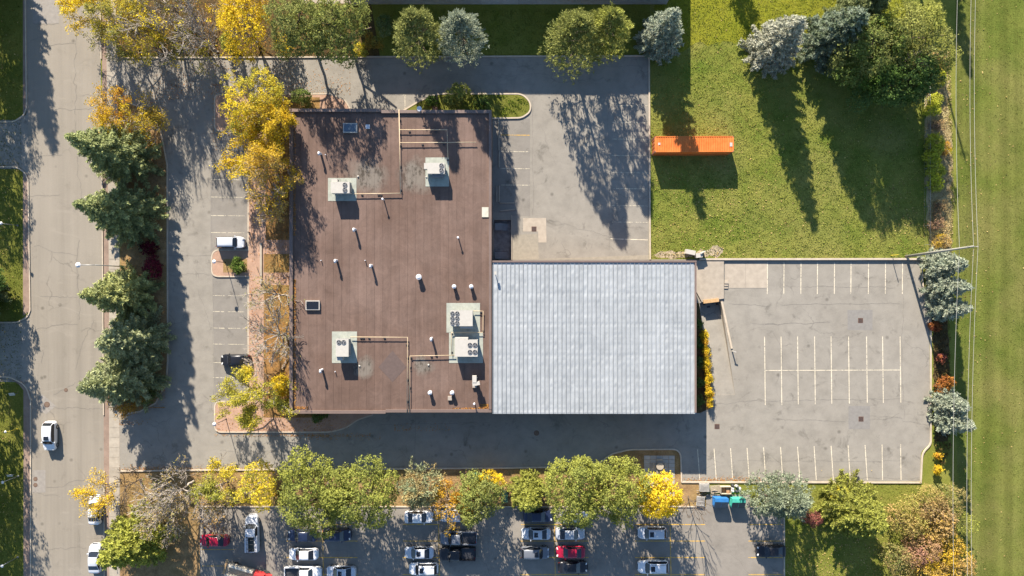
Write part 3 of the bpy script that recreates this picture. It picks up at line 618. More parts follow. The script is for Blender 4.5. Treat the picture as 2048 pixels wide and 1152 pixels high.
# ------------------------------------------------------------------ rooftop units
def rtu(name_label, pad, body, h, fans, extra=(), fr=.33):
    x0, y0, x1, y1 = body; c = W((x0 + x1) / 2, (y0 + y1) / 2, RZ + h)
    t = empty('rooftop_unit', (c.x, c.y, RZ)); tag(t, name_label, 'air conditioner', 'rooftop air conditioners')
    o3 = Vector((c.x, c.y, 0)); Lc = lambda px, py, hh: W(px, py, hh) - o3
    p, q = Lc(pad[0], pad[3], RZ), Lc(pad[2], pad[1], RZ)
    mb = MB(); mb.bbox(p.x, p.y, .012, q.x, q.y, .035); mb.build('pad', M_PAD, t)
    p, q = Lc(x0, y1, RZ + h), Lc(x1, y0, RZ + h)
    mb = MB(); mb.bbox(p.x + .1, p.y + .1, .03, q.x - .1, q.y - .1, .42); mb.build('curb', M_GREY, t)
    mb = MB(); mb.bbox(p.x, p.y, .42, q.x, q.y, h); ho = mb.build('housing', M_WHITE, t)
    mb = MB(); mb.bbox(p.x - .02, p.y - .02, h, q.x + .02, q.y + .02, h + .035); mb.build('lid', M_WHITE, t)
    mb = MB(); mb.bbox(p.x + .1, q.y - .006, .6, q.x - .1, q.y + .02, h - .15); mb.bbox(q.x - .01, p.y + .1, .6, q.x + .025, q.y - .1, h - .15); mb.build('coil_grille', M_GREY, t)
    for (fx, fy) in fans:
        f = Lc(fx, fy, RZ + h); mb = MB(); mb.cyl(f.x, f.y, h + .035, fr, .05, 18); fo = mb.build('fan', M_DARK, t)
        mb = MB(); mb.cyl(f.x, f.y, h + .085, .08, .03, 8)
        for k in range(3): mb.box(f.x + .15 * math.cos(k * 2.1 + fx), f.y + .15 * math.sin(k * 2.1 + fx), h + .088, .24, .12, .012, k * 2.1 + fx)
        mb.build('fan_blade', M_GREY, fo)
        mb = MB(); ns = 18; mb.ribbon([(f.x + fr * math.cos(2 * math.pi * k / ns), f.y + fr * math.sin(2 * math.pi * k / ns)) for k in range(ns)], .05, h + .03, h + .11, True); mb.build('fan_guard', M_GREY, fo)
    for (nm, bx, z0, z1, mt) in extra:
        p, q = Lc(bx[0], bx[3], RZ + z1), Lc(bx[2], bx[1], RZ + z1); mb = MB(); mb.bbox(p.x, p.y, z0, q.x, q.y, z1); mb.build(nm, mt, t)
    return t
rtu('cream rooftop unit with two fans on its right, upper left of the brown roof', (656, 356, 713, 402), (662, 364, 699, 386), 1.75, ((690, 370), (690, 380)), (('intake_hood', (663, 358, 675, 363.6), .6, 1.6, M_WHITE),))
rtu('cream rooftop unit with a sloped hood, nearest the upper right roof corner', (851, 315, 898, 373), (855, 326, 889, 347), 1.75, ((883, 331.5), (883, 341)), (('intake_hood', (848, 326, 854.6, 338), .7, 1.72, M_WHITE), ('exhaust_hood', (864, 347.6, 886, 354), .6, 1.2, M_GREY)))
rtu('cream rooftop unit with two fans on its upper end, lower left of the roof', (664, 663, 714, 726), (672, 678, 697, 713), 1.75, ((678, 684.5), (687.5, 684.5)), (('intake_hood', (673, 713.6, 685, 721), .6, 1.5, M_WHITE),))
rtu('large rooftop unit with six fans on its left end, upper of the right pair', (893, 606, 960, 665), (901, 621, 945, 652), 1.6, ((905, 627), (914.5, 627), (905, 636.5), (914.5, 636.5), (905, 646), (914.5, 646)), (('intake_hood', (920, 652.6, 945, 657), .5, 1.3, M_WHITE),), .31)
rtu('large rooftop unit with four fans on its right end, lower of the right pair', (898, 665.5, 966, 726), (910, 680, 955, 713), 1.75, ((940, 690), (950, 690), (940, 704), (950, 704)), (('intake_hood', (910, 675, 936, 679.6), .6, 1.72, M_WHITE),))
# gas pipes on the roof
def pipe(label, runs, supports):
    c = W(runs[0][0][0], runs[0][0][1], RZ); t = empty('gas_pipe', (c.x, c.y, RZ)); tag(t, label, 'pipe')
    o3 = Vector((c.x, c.y, 0))
    for run in runs:
        mb = MB(); pts = []
        for p in run: q = W(p[0], p[1], RZ + .36) - o3; pts.append((q.x, q.y, .36))
        mb.tube(pts, .055, 8); mb.build('pipe_run', M_PIPE, t)
    for p in supports:
        q = W(p[0], p[1], RZ + .2) - o3; mb = MB(); mb.box(q.x, q.y, .012, .32, .16, .1); mb.tube([(q.x - .1, q.y, .1), (q.x - .1, q.y, .36)], .02); mb.tube([(q.x + .1, q.y, .1), (q.x + .1, q.y, .36)], .02); mb.box(q.x, q.y, .28, .26, .06, .03); mb.build('pipe_support', M_DARK, t)
pipe('yellow gas pipe run crossing the upper half of the brown roof', [[(798, 219), (801, 388)], [(799, 259.5), (894, 259.5), (896, 318)], [(799, 285.5), (952, 284.5)], [(701, 388), (801, 386.5)]],
     [(800, 240), (800, 268), (801, 291), (801, 333), (802, 380), (819, 263), (871, 263), (845, 289), (888, 289), (896, 320), (724, 390), (757, 390), (762, 390)])
pipe('yellow gas pipe run on the lower half of the brown roof', [[(701, 674), (815, 674.5), (814, 826)], [(910, 710.5), (820, 712), (819, 826)], [(947, 622), (966, 622), (966, 665), (903, 665), (903, 709)]],
     [(722, 677), (727, 677), (738, 677), (769, 677), (814, 690), (815, 716), (815, 760), (820, 735), (820, 776), (815, 803), (863, 714), (822, 716), (962, 625), (966, 662), (904, 668), (904, 705)])

# ------------------------------------------------------------------ shipping container
ct = empty('shipping_container', W(1389, 288, 1.2).xy.to_3d()); tag(ct, 'orange shipping container on the grass', 'container')
CL, CW, CH = 12.19, 2.44, 2.59; ct.rotation_euler = (0, 0, .004); q = W(1388.5, 288, 2.59); ct.location = (q.x, q.y, 0)
mb = MB(); n = 44; vs = []; fs = []
for k in range(n * 4 + 1):
    x = -CL / 2 + .12 + (CL - .24) * k / (n * 4); z = CH - .03 - (.055 if (k % 4) in (1, 2) else 0)
    vs += [(x, -CW / 2 + .1, z), (x, CW / 2 - .1, z)]
for k in range(n * 4): fs.append((2 * k, 2 * k + 2, 2 * k + 3, 2 * k + 1))
mb.add(vs, fs); mb.build('roof_panel', M_ORANGE, ct)
for sgn in (-1, 1):
    vs, fs = [], []
    for k in range(n * 4 + 1):
        x = -CL / 2 + .1 + (CL - .2) * k / (n * 4); y = sgn * (CW / 2 - .02 - (.04 if (k % 4) in (1, 2) else 0)); vs += [(x, y, .18), (x, y, CH - .1)]
    for k in range(n * 4): fs.append((2 * k, 2 * k + 2, 2 * k + 3, 2 * k + 1))
    mb = MB(); mb.add(vs, fs); mb.build('side_panel', M_ORANGE, ct)
    mb = MB(); mb.bbox(-CL / 2 + .17, sgn * CW / 2 - .06, 0.01, CL / 2 - .17, sgn * CW / 2 + .0, .18); mb.bbox(-CL / 2 + .17, sgn * (CW / 2 - .05) - .05, CH - .12, CL / 2 - .17, sgn * (CW / 2 - .05) + .05, CH - .01); mb.build('rail', M_ORANGE, ct)
for sx in (-1, 1):
    mb = MB(); mb.bbox(sx * (CL / 2 - .08) - .03, -CW / 2 + .1, .1, sx * (CL / 2 - .08) + .03, CW / 2 - .1, CH - .05); mb.bbox(sx * (CL / 2 - .1) - .1, -CW / 2 + .1, CH - .11, sx * (CL / 2 - .1) + .1, CW / 2 - .1, CH - .005); mb.build('door' if sx < 0 else 'end_panel', M_ORANGE, ct)
    for sy in (-1, 1):
        mb = MB(); mb.box(sx * (CL / 2 - .08), sy * (CW / 2 - .08), 0, .16, .16, CH); mb.build('corner_post', simple('container_rust', (.25, .1, .06), .6), ct)
for k in range(4): mb = MB(); mb.tube([(-CL / 2 - .01, -.85 + .57 * k, .2), (-CL / 2 - .01, -.85 + .57 * k, CH - .15)], .03); mb.build('lock_rod', M_GREY, ct)
for (x, y, sx, sy) in ((-5.4, .05, .36, .36), (5.7, -.1, .42, .6)): mb = MB(); mb.box(x, y, CH - .028, sx, sy, .012); mb.build('roof_patch', M_WHITE, ct)

# ------------------------------------------------------------------ cars
def interp(t, tab):
    for (a, va), (b, vb) in zip(tab, tab[1:]):
        if t <= b: return va + (vb - va) * (t - a) / (b - a)
    return tab[-1][1]
STY = {
 'sedan': dict(L=4.65, W=1.82, belt=.92, cowl=.265, rf=.40, rr=.70, tr=.86, prof=[(0, .50), (.015, .64), (.06, .74), (.15, .83), (.265, .93), (.40, 1.38), (.52, 1.45), (.62, 1.44), (.70, 1.38), (.86, 1.05), (.95, 1.0), (.985, .9), (1, .55)]),
 'suv': dict(L=4.6, W=1.86, belt=1.05, cowl=.25, rf=.36, rr=.88, tr=.965, prof=[(0, .55), (.015, .74), (.05, .86), (.14, .96), (.25, 1.06), (.36, 1.56), (.5, 1.67), (.7, 1.67), (.88, 1.6), (.965, 1.1), (.985, .95), (1, .55)]),
 'pickup': dict(L=5.8, W=1.98, belt=1.18, cowl=.24, rf=.325, rr=.56, tr=.605, prof=[(0, .6), (.012, .9), (.04, 1.05), (.14, 1.12), (.24, 1.2), (.325, 1.74), (.42, 1.85), (.5, 1.85), (.56, 1.8), (.605, 1.22), (.612, .86), (.98, .86), (.99, .84), (1, .6)]),
}
CARM = {}
def car_meshes(style):
    if style in CARM: return CARM[style]
    sp = STY[style]; Lg, Wd, belt = sp['L'], sp['W'], sp['belt']
    ts = sorted(set([0, .006, .015, .03, .06, .1, .15, .2, sp['cowl'], (sp['cowl'] + sp['rf']) / 2, sp['rf'], .45, .52, .58, .64, sp['rr'], (sp['rr'] + sp['tr']) / 2, sp['tr'], .9, .94, .97, .985, .994, 1] + ([.612] if style == 'pickup' else [])))
    ts = [t for i, t in enumerate(ts)]
    cols = []
    for t in ts:
        T = interp(t, sp['prof']); f = max(0, (.17 - t) / .17); r = max(0, (t - .86) / .14)
        w = Wd / 2 * (1 - .46 * f ** 2.8 - .36 * r ** 2.8); b = min(belt, T - .05); g = max(0, min(1, (T - b - .05) / .45))
        y4 = w * (.95 - .17 * g)
        half = [(w * .93, .22), (w, .42), (w, max(.45, b - .22)), (w * .975, b), (y4, b + (T - b) * (.86 if g > .05 else .6)), (y4 * .93, b + (T - b) * (.96 if g > .05 else .9)), (y4 * .5, T), (0, T + .012)]
        cols.append([(Lg * (.5 - t), y, z) for y, z in half] + [(Lg * (.5 - t), -y, z) for y, z in reversed(half[:-1])])
    n = len(cols[0]); parts = {k: MB() for k in ('body', 'windshield', 'rear_window', 'side_window', 'side_window2')}
    verts = [v for c in cols for v in c]; fl = {k: [] for k in parts}
    for j in range(len(ts) - 1):
        t0, t1 = ts[j], ts[j + 1]; tm = (t0 + t1) / 2
        for i in range(n - 1):
            ii = i if i < 7 else 13 - i
            f = (j * n + i, (j + 1) * n + i, (j + 1) * n + i + 1, j * n + i + 1); key = 'body'
            if sp['cowl'] < tm < sp['rf'] and ii >= 5: key = 'windshield'
            elif sp['rr'] < tm < sp['tr'] and ii >= 5: key = 'rear_window'
            elif ii == 3 and sp['cowl'] + .03 < tm < sp['tr'] - .02 and not (abs(tm - .55) < .0): key = 'side_window' if i < 7 else 'side_window2'
            fl[key].append(f)
    fl['body'].append(tuple(range(n))); fl['body'].append(tuple(reversed(range((len(ts) - 1) * n, len(ts) * n))))
    out = {}
    for k in parts:
        used = sorted(set(i for f in fl[k] for i in f)); mp = {u: x for x, u in enumerate(used)}
        mb = MB(); mb.add([verts[u] for u in used], [tuple(mp[i] for i in f) for f in fl[k]], True)
        out[k] = mb.mesh(k)
    wr = .34 if style != 'pickup' else .39
    mb = MB(); nn = 18
    for (r0, y0) in ((wr, .11),):
        vs = [(r0 * math.cos(2 * math.pi * k / nn), s * y0, r0 * math.sin(2 * math.pi * k / nn)) for s in (-1, 1) for k in range(nn)]
        mb.add(vs, [(k, (k + 1) % nn, nn + (k + 1) % nn, nn + k) for k in range(nn)] + [tuple(range(nn)), tuple(reversed(range(nn, 2 * nn)))])
    out['wheel'] = mb.mesh('wheel'); out['wheel'].materials.append(M_TYRE)
    mb = MB(); r0 = wr * .62; vs = [(r0 * math.cos(2 * math.pi * k / nn), s * .118, r0 * math.sin(2 * math.pi * k / nn)) for s in (-1, 1) for k in range(nn)]
    mb.add(vs, [(k, (k + 1) % nn, nn + (k + 1) % nn, nn + k) for k in range(nn)] + [tuple(range(nn)), tuple(reversed(range(nn, 2 * nn)))]); out['rim'] = mb.mesh('rim'); out['rim'].materials.append(M_RIM)
    def bx(nm, sx, sy, sz, m):
        b_ = MB(); b_.box(0, 0, -sz / 2, sx, sy, sz, 0, .85); me = b_.mesh(nm); me.materials.append(m); out[nm] = me
    bx('headlight', .22, .34, .14, M_LAMP); bx('taillight', .12, .3, .16, M_TAIL); bx('sunroof', .62, .78, .02, M_GLASS); bx('grille', .1, .9, .2, M_DARK); bx('cowl', .1, 1.15, .03, M_DARK)
    mb = MB(); mb.box(0, 0, -.07, .12, .22, .14); out['mirror'] = mb.mesh('mirror')
    for k in ('windshield', 'rear_window', 'side_window', 'side_window2'): out[k].materials.append(M_GLASS)
    CARM[style] = out; return out
def car(label, style, px, py, deg, pm, sunroof=False, scale=1.0, rails=False, rack=False, h=.7):
    sp = STY[style]; ms = car_meshes(style); c = W(px, py, h)
    t = empty('car' if style != 'pickup' else 'pickup_truck', (c.x, c.y, .012), R_(deg)); t.scale = (scale,) * 3
    tag(t, label, 'car' if style != 'pickup' else 'pickup truck', 'cars')
    def part(nm, me, loc=(0, 0, 0), rot=(0, 0, 0), parent=t, mat=None):
        if mat is not None and not me.materials: me.materials.append(mat)
        o = link(nm, me, None, parent); o.location = loc; o.rotation_euler = rot
        if mat is not None and me.materials and me.materials[0] != mat: o.material_slots[0].link = 'OBJECT'; o.material_slots[0].material = mat
        return o
    Lg, Wd = sp['L'], sp['W']
    body = part('body', ms['body'], mat=pm)
    part('windshield', ms['windshield']); part('rear_window', ms['rear_window']); part('side_window', ms['side_window']); part('side_window', ms['side_window2'])
    wr = .34 if style != 'pickup' else .39
    for fx in (.5 - .185, .5 - .8):
        for sy in (-1, 1):
            w = part('wheel', ms['wheel'], (Lg * fx, sy * (Wd / 2 - .1), wr)); part('rim', ms['rim'], parent=w)
    for sy in (-1, 1):
        part('headlight', ms['headlight'], (Lg * .5 - .26, sy * Wd * .30, .72 if style == 'sedan' else .86), (0, .25, -sy * .35)); part('taillight', ms['taillight'], (-Lg * .5 + .16, sy * Wd * .33, .85 if style != 'suv' else .98), (0, 0, sy * .2))
        part('mirror', ms['mirror'], (Lg * (.5 - sp['cowl'] - .055), sy * (Wd / 2 + .07), sp['belt'] + .06), mat=pm)
    part('grille', ms['grille'], (Lg * .5 - .03, 0, .6)); part('cowl', ms['cowl'], (Lg * (.5 - sp['cowl']) + .03, 0, sp['belt'] + .025))
    rz = interp(.5, sp['prof'])
    if sunroof: part('sunroof', ms['sunroof'], (Lg * (.5 - sp['rf'] - .1), 0, rz + .012))
    if rails:
        for sy in (-1, 1): mb = MB(); mb.tube([(Lg * .08, sy * .58, rz + .04), (-Lg * .36, sy * .58, rz + .03)], .025); mb.build('roof_rail', M_GREY, t)
    if style == 'pickup':
        for sy in (-1, 1): mb = MB(); mb.bbox(-Lg * .49, sy * (Wd / 2 - .04) - .07, .5, -Lg * .113, sy * (Wd / 2 - .04) + .05, 1.22); mb.build('bed_side', pm, t)
        mb = MB(); mb.bbox(-Lg * .497, -Wd / 2 + .12, .5, -Lg * .483, Wd / 2 - .12, 1.2); mb.build('tailgate', pm, t)
        mb = MB(); mb.bbox(-Lg * .48, -Wd / 2 + .12, .872, -Lg * .115, Wd / 2 - .12, .89); mb.build('bed_floor', M_DARK if not rack else simple('bed_liner', (.07, .075, .06), .8), t)
    if rack:
        mb = MB()
        for sy in (-.8, .55): mb.tube([(-2.85, sy, 1.85), (-.2, sy, 1.85)], .035)
        for x in (-2.8, -2.1, -1.4, -.75, -.3): mb.tube([(x, -.8, 1.85), (x, .55, 1.85)], .03)
        for x in (-2.8, -.3):
            for sy in (-.8, .55): mb.tube([(x, sy, 1.2), (x, sy, 1.85)], .03)
        mb.build('ladder_rack', M_DARK, t)
        for (x0, x1, yy) in ((-2.75, -.5, .72), (-2.75, -.2, -.78)): mb = MB(); mb.bbox(x0, yy - .22, 1.2, x1, yy + .22, 1.55); mb.build('tool_box', M_BLWHITE, t)
    return t
C_W, C_S, C_LB = paint('white', (.66, .66, .66)), paint('silver', (.36, .38, .41)), paint('light_silver', (.48, .5, .53))
C_K, C_N, C_G, C_R = paint('black', (.012, .012, .014)), paint('navy', (.015, .022, .05)), paint('grey', (.13, .14, .16)), paint('red', (.3, .008, .03))
car('white hatchback driving down the street', 'suv', 100, 872, 270, C_W, True)
car('silver hatchback parked beside the brick island with a lamp', 'suv', 461, 485, 0, C_LB, scale=.98)
car('black car under bare branches in the front parking row', 'sedan', 471, 720, 180, C_K, scale=.99)
car('white car at the street kerb under small yellow tree', 'sedan', 190, 1020, 90, C_W)
car('silver car at the street kerb beside the lower spruce', 'sedan', 190, 1117, 90, C_LB)
car('bright red coupe in the south lot beside the leafless trees', 'sedan', 428, 1081, 180, C_R, scale=.98)
car('white work pickup with black ladder rack and tool boxes', 'pickup', 505, 1066, 91, C_LB, rack=True)
car('dark navy sedan half under green tree beside the ladder rack truck', 'sedan', 605, 1071, 180, C_N)
car('dark car in shade under the green tree, nose to the navy sedan', 'suv', 674, 1070, 0, C_N, scale=.98)
car('white sedan just below the dark navy sedan', 'sedan', 607, 1108, 180, C_W)
car('white pickup cut by the lower edge below the white sedan', 'pickup', 607, 1145, 0, C_W)
car('pale silver car cut by the lower edge right of white pickup', 'sedan', 682, 1144, 180, C_LB, True)
car('pinkish white car under orange leaves, left of its facing car', 'sedan', 838, 1034, 0, C_W)
car('silver car half hidden under the olive tree, front showing at left', 'sedan', 909, 1032, 180, C_S)
car('grey blue pickup in shade below the olive tree', 'pickup', 917, 1075, 180, C_G)
car('light silver blue sedan right of the yellow line in shade', 'sedan', 838, 1105, 180, C_LB, True)
car('black pickup parked side by side with the grey blue pickup', 'pickup', 915, 1107, 180, C_K)
car('white roof racked car at the lower edge under the silver blue sedan', 'suv', 847, 1137, 180, C_W, True, rails=True)
car('silver sedan with sunroof under the yellow green conifer', 'sedan', 1072, 1067, 180, C_LB, True)
car('silver sedan facing right, upper right of the red sedan block', 'sedan', 1141, 1067, 0, C_S)
car('grey car with dark sunroof left of the red sedan', 'suv', 1070, 1105, 0, C_G, True)
car('dark red sedan parked between silver and black cars', 'sedan', 1141, 1104, 180, C_R)
car('glossy black car below the dark red sedan', 'sedan', 1146, 1134, 0, C_K)
car('silver car almost hidden under the wide green tree', 'sedan', 1151, 1034, 0, C_LB)
car('dark blue car in deep shade between conifer and wide green tree', 'sedan', 1076, 1032, 0, C_N)
car('silver hatchback nosing out from under the bright yellow tree', 'suv', 1304, 1065, 180, C_LB, True)
car('white wagon with roof rails and large sunroof near lower edge', 'suv', 1306, 1133, 180, C_W, True, scale=1.06, rails=True)
car('black car on the right end of the south lot', 'sedan', 1542, 1102, 180, C_K)
# flat bed truck at the lower edge
ft = empty('work_truck', W(492, 1147, .8).xy.to_3d(), R_(-16)); tag(ft, 'cream and red flatbed truck with plank, cut by the lower edge', 'truck'); ft.location.z = .012
mb = MB(); mb.bbox(-3.2, -1.0, .7, 1.2, 1.0, .9); mb.build('flat_bed', M_PALLET, ft)
mb = MB(); mb.bbox(-2.8, .62, .9, 1.1, 1.0, 1.6); mb.bbox(-2.8, -1.0, .9, 1.1, -.62, 1.6); mb.build('side_box', simple('cream_box', (.5, .45, .36), .6), ft)
mb = MB(); mb.box(2.2, 0, .6, 1.7, 1.9, 1.3, 0, .86); mb.build('cab', M_RED, ft)
mb = MB(); mb.box(3.5, 0, .6, 1.0, 1.8, .55, 0, .9); mb.build('hood', M_RED, ft)
mb = MB(); mb.box(3.02, 0, 1.25, .1, 1.5, .5); mb.build('windshield', M_GLASS, ft)
mb = MB(); mb.bbox(-3.5, -.9, .92, -3.2, 1.4, 1.05); mb.build('plank', M_TIMBER, ft)
for fx in (-2.0, 3.0):
    for sy in (-.85, .85):
        mb = MB(); nn = 16; vs = [(fx + .42 * math.cos(2 * math.pi * k / nn), sy + s * .14, .42 + .42 * math.sin(2 * math.pi * k / nn)) for s in (-1, 1) for k in range(nn)]
        mb.add(vs, [(k, (k + 1) % nn, nn + (k + 1) % nn, nn + k) for k in range(nn)] + [tuple(range(nn)), tuple(reversed(range(nn, 2 * nn)))]); mb.build('wheel', M_TYRE, ft)

# ------------------------------------------------------------------ lamps, poles, wires, fence, small things
def lamp(label, px, py, h, arm, ang, group=None, head=.34, r=.06, mat=None):
    b = W(px, py); t = empty('lamp_post', b); tag(t, label, 'lamp post', group)
    mb = MB(); mb.tube([(0, 0, 0), (0, 0, h)], r, 8, r * .7); mb.cyl(0, 0, 0, r * 2.2, .12, 10); mb.build('post', mat or M_STEEL, t)
    d = Vector((math.cos(ang), math.sin(ang), 0)) * arm
    if arm > .3: mb = MB(); mb.tube([(0, 0, h - .05), (d.x * .5, d.y * .5, h + .12), (d.x, d.y, h + .12)], r * .6); mb.build('arm', mat or M_STEEL, t)
    mb = MB(); mb.cyl(d.x, d.y, h + .02, head * .75, .12, 12, head); mb.cyl(d.x, d.y, h + .14, head, .14, 12, head * .4); mb.build('lamp_head', M_BLWHITE, t)
lamp('tall street lamp with long arm reaching over the road', 245, 533, 7.0, 2.5, math.pi, head=.4, r=.09)
lamp('low lamp post on the small brick island beside silver hatchback', 452, 525, 3.4, .35, math.pi, 'parking lamps', .3, mat=M_DARK)
lamp('low lamp post on the lower brick island under the yellow green tree', 453, 838, 3.4, .4, math.pi + .3, 'parking lamps', .3, mat=M_DARK)
for (lb, x, y, hh) in (('garden lamp on the west lawn near the upper left edge', 36, 451, 3.6), ('garden lamp on the shaded lower west lawn beside a small sign', 37, 952, 3.4), ('garden lamp on the west lawn closest to the bottom corner', 36, 1114, 3.4)): lamp(lb, x, y, hh, .1, 0, 'garden lamps', .24)
lamp('lawn lamp with yellow bracket in the sunny west lawn', 35, 858, 2.0, .35, math.pi, None, .2, mat=M_YPOST)
def sign(label, px, py, h, w, hh, mat, rz=0.0, tilt=.9):
    t = empty('sign', W(px, py), rz); tag(t, label, 'sign')
    mb = MB(); mb.tube([(0, 0, 0), (0, 0, h)], .04); mb.build('post', M_STEEL, t)
    mb = MB(); mb.box(0, 0, 0, w, hh, .03); o = mb.build('board', mat, t); o.location = (0, .06, h); o.rotation_euler = (tilt, 0, 0)
sign('small white board on the west lawn below the lower driveway', 34, 787, 1.1, .9, .5, M_WHITE, .1, .5); sign('small white board beside a garden lamp on the west lawn', 30, 948, 1.1, .9, .4, M_WHITE, .1, .5)
for (lb, x, y) in (('thin post on the brick walk above the silver hatchback', 500, 465), ('thin post on the brick walk below the island lamp', 503, 588)):
    t = empty('bollard', W(x, y)); tag(t, lb, 'bollard'); t.location.z = .12; mb = MB(); mb.cyl(0, 0, 0, .07, .85, 10); mb.build('shaft', M_RUST, t); mb = MB(); mb.cyl(0, 0, .85, .09, .08, 10, .05); mb.build('cap', M_WHITE, t)
t = empty('marker_post', W(1782, 511)); tag(t, 'thin yellow marker post at the upper edge of the east lot', 'post'); mb = MB(); mb.cyl(0, 0, 0, .06, 2.0, 8); mb.build('shaft', M_YPOST, t); mb = MB(); mb.cyl(0, 0, 2.0, .07, .05, 8, .03); mb.build('cap', M_YPOST, t)
PH = 15.6; tops = []
def upole(label, px, py, lean=(0, 0)):
    b = W(px, py); t = empty('utility_pole', b); tag(t, label, 'utility pole', 'utility poles'); tx, ty = lean
    mb = MB(); mb.tube([(0, 0, 0), (tx, ty, PH)], .23, 10, .13); mb.build('pole', M_WOOD, t)
    mb = MB(); mb.tube([(tx - .5, ty, PH - .5), (tx + .8, ty, PH - .45)], .06); mb.build('crossarm', M_WOOD, t)
    for xx in (-.45, .15, .75): mb = MB(); mb.cyl(tx + xx, ty, PH - .42, .07, .28, 8, .04); mb.build('insulator', M_WHITE, t)
    tops.append((b.x + tx, b.y + ty))
upole('tall wooden utility pole leaning over the right edge of the east lot', 1812, 513, (.1, .65)); upole('utility pole beyond the upper edge of the view', 1816, -96); upole('utility pole beyond the lower edge of the view', 1806, 1215)
def wire(label, dx, z, r, o3=None):
    pts = []
    order = [tops[1], tops[0], tops[2]]
    for (p, q) in zip(order, order[1:]):
        for k in range(24):
            t = k / 24; sag = 4 * t * (1 - t) * .9; pts.append((p[0] + (q[0] - p[0]) * t + dx, p[1] + (q[1] - p[1]) * t, z - sag))
    pts.append((order[-1][0] + dx, order[-1][1], z)); mb = MB(); mb.tube(pts, r, 5); o = mb.build('overhead_wire', simple('wire_alloy', (.42, .4, .34), .4, var=.02), None); tag(o, label, 'cable', 'overhead wires')
wire('lowest overhead wire, leftmost of the lines over the field edge', .1, 12.6, .02); wire('upper overhead wire on the outer insulator of the utility pole', .75, PH - .15, .02); wire('upper overhead wire on the middle insulator of the utility pole', .15, PH - .15, .02)
fn = empty('wire_fence', W(1849, 300)); tag(fn, 'thin chain link fence along the scrub beside the meadow', 'fence'); fo = fn.location.copy()
pys = list(range(110, 512, 38))
for y in pys: q = W(1849, y) - fo; mb = MB(); mb.cyl(q.x, q.y, 0, .035, 1.5, 6); mb.build('fence_post', M_STEEL, fn)
p, q = W(1849, 110) - fo, W(1849, 506) - fo
for z, r in ((1.48, .03), (1.0, .008), (.5, .008), (.05, .008)): mb = MB(); mb.tube([(p.x, p.y, z), (q.x, q.y, z)], r, 5); mb.build('rail' if r > .02 else 'wire', M_STEEL, fn)
# concrete wheel stops in the shade of the east wall
for (lb, x0, y0, x1, y1) in (('concrete wheel stop, topmost of the row along the brown building', 997, 238, 997, 268), ('concrete wheel stop, second of the row along the brown building', 997.5, 270, 997.5, 301), ('concrete wheel stop, third of the row along the brown building', 998, 303, 998, 335),
        ('concrete wheel stop, right one of the two lying side by side', 998, 371, 998, 404), ('concrete wheel stop, left one of the two lying side by side', 993.5, 372, 993.5, 404), ('concrete wheel stop lying crosswise below the paired stops', 999, 406, 1029, 406.5), ('pale loose wheel stop lying askew near the loading pit', 1000, 422, 1030, 419)):
    a_, b_ = W(x0, y0), W(x1, y1); m_ = (a_ + b_) / 2; d = b_ - a_; mb = MB(); ln_ = d.length - .05
    prof = [(-.1, 0), (-.1, .08), (-.06, .15), (.06, .15), (.1, .08), (.1, 0)]
    vs = [(s * ln_ / 2, y, z) for s in (-1, 1) for y, z in prof]; mb.add(vs, [(k, k + 1, k + 7, k + 6) for k in range(5)] + [(5, 4, 3, 2, 1, 0), (6, 7, 8, 9, 10, 11)])
    o = mb.build('wheel_stop', M_WALK); o.location = (m_.x, m_.y, .014); o.rotation_euler = (0, 0, math.atan2(d.y, d.x)); tag(o, lb, 'wheel stop', 'wheel stops')
# white service boxes by the wing's corner
t = empty('service_cabinet', W(1391, 510)); tag(t, 'white service cabinet and condenser at the corner of the metal roof', 'cabinet')
mb = MB(); mb.box(-1.0, .4, 0, 1.5, .7, 1.0, -.2); mb.build('cabinet_box', M_WHITE, t); mb = MB(); mb.box(.3, -.1, 0, 1.0, .7, 1.1, .1); mb.build('condenser', M_WHITE, t); mb = MB(); mb.box(.85, .35, 0, .9, .12, 1.3, .5); mb.build('screen_panel', M_WHITE, t)
# picnic table, bench, boxes, bins, pallets
t = empty('picnic_table', W(1318, 930)); tag(t, 'round concrete picnic table with bench stones on the patio', 'table')
mb = MB(); mb.cyl(0, 0, .7, .58, .08, 22); mb.build('table_top', M_WALK, t); mb = MB(); mb.cyl(0, 0, .05, .2, .65, 12); mb.build('pedestal', M_WALK, t)
for k, aa in enumerate((0, 1.57, 3.14, 4.71)): mb = MB(); mb.box(.95 * math.cos(aa), .95 * math.sin(aa), .38, .34, .95, .09, aa); mb.box(.95 * math.cos(aa), .95 * math.sin(aa), .05, .2, .4, .33, aa); mb.build('bench', M_WALK, t)
t = empty('transformer_box', W(946, 949)); tag(t, 'low green utility box between two posts behind yellow tree', 'utility box')
mb = MB(); mb.box(0, 0, 0, 1.55, .8, .9, 0, .96); mb.build('housing', M_GREENBOX, t); mb = MB(); mb.box(0, 0, .9, 1.6, .86, .06); mb.build('lid', M_GREENBOX, t)
for sx in (-1, 1): mb = MB(); mb.cyl(sx * 1.05, .6, 0, .09, 1.1, 10); mb.build('guard_post', M_RUST, t)
t = empty('utility_cabinet', W(1009, 990)); tag(t, 'tall green utility cabinet left of the yellow green conifer', 'utility box')
mb = MB(); mb.box(0, 0, 0, .95, 1.5, 1.3, 0, .97); mb.build('housing', M_GREENBOX, t); mb = MB(); mb.box(0, .02, 1.3, 1.0, 1.55, .05); mb.build('lid', M_GREENBOX, t)
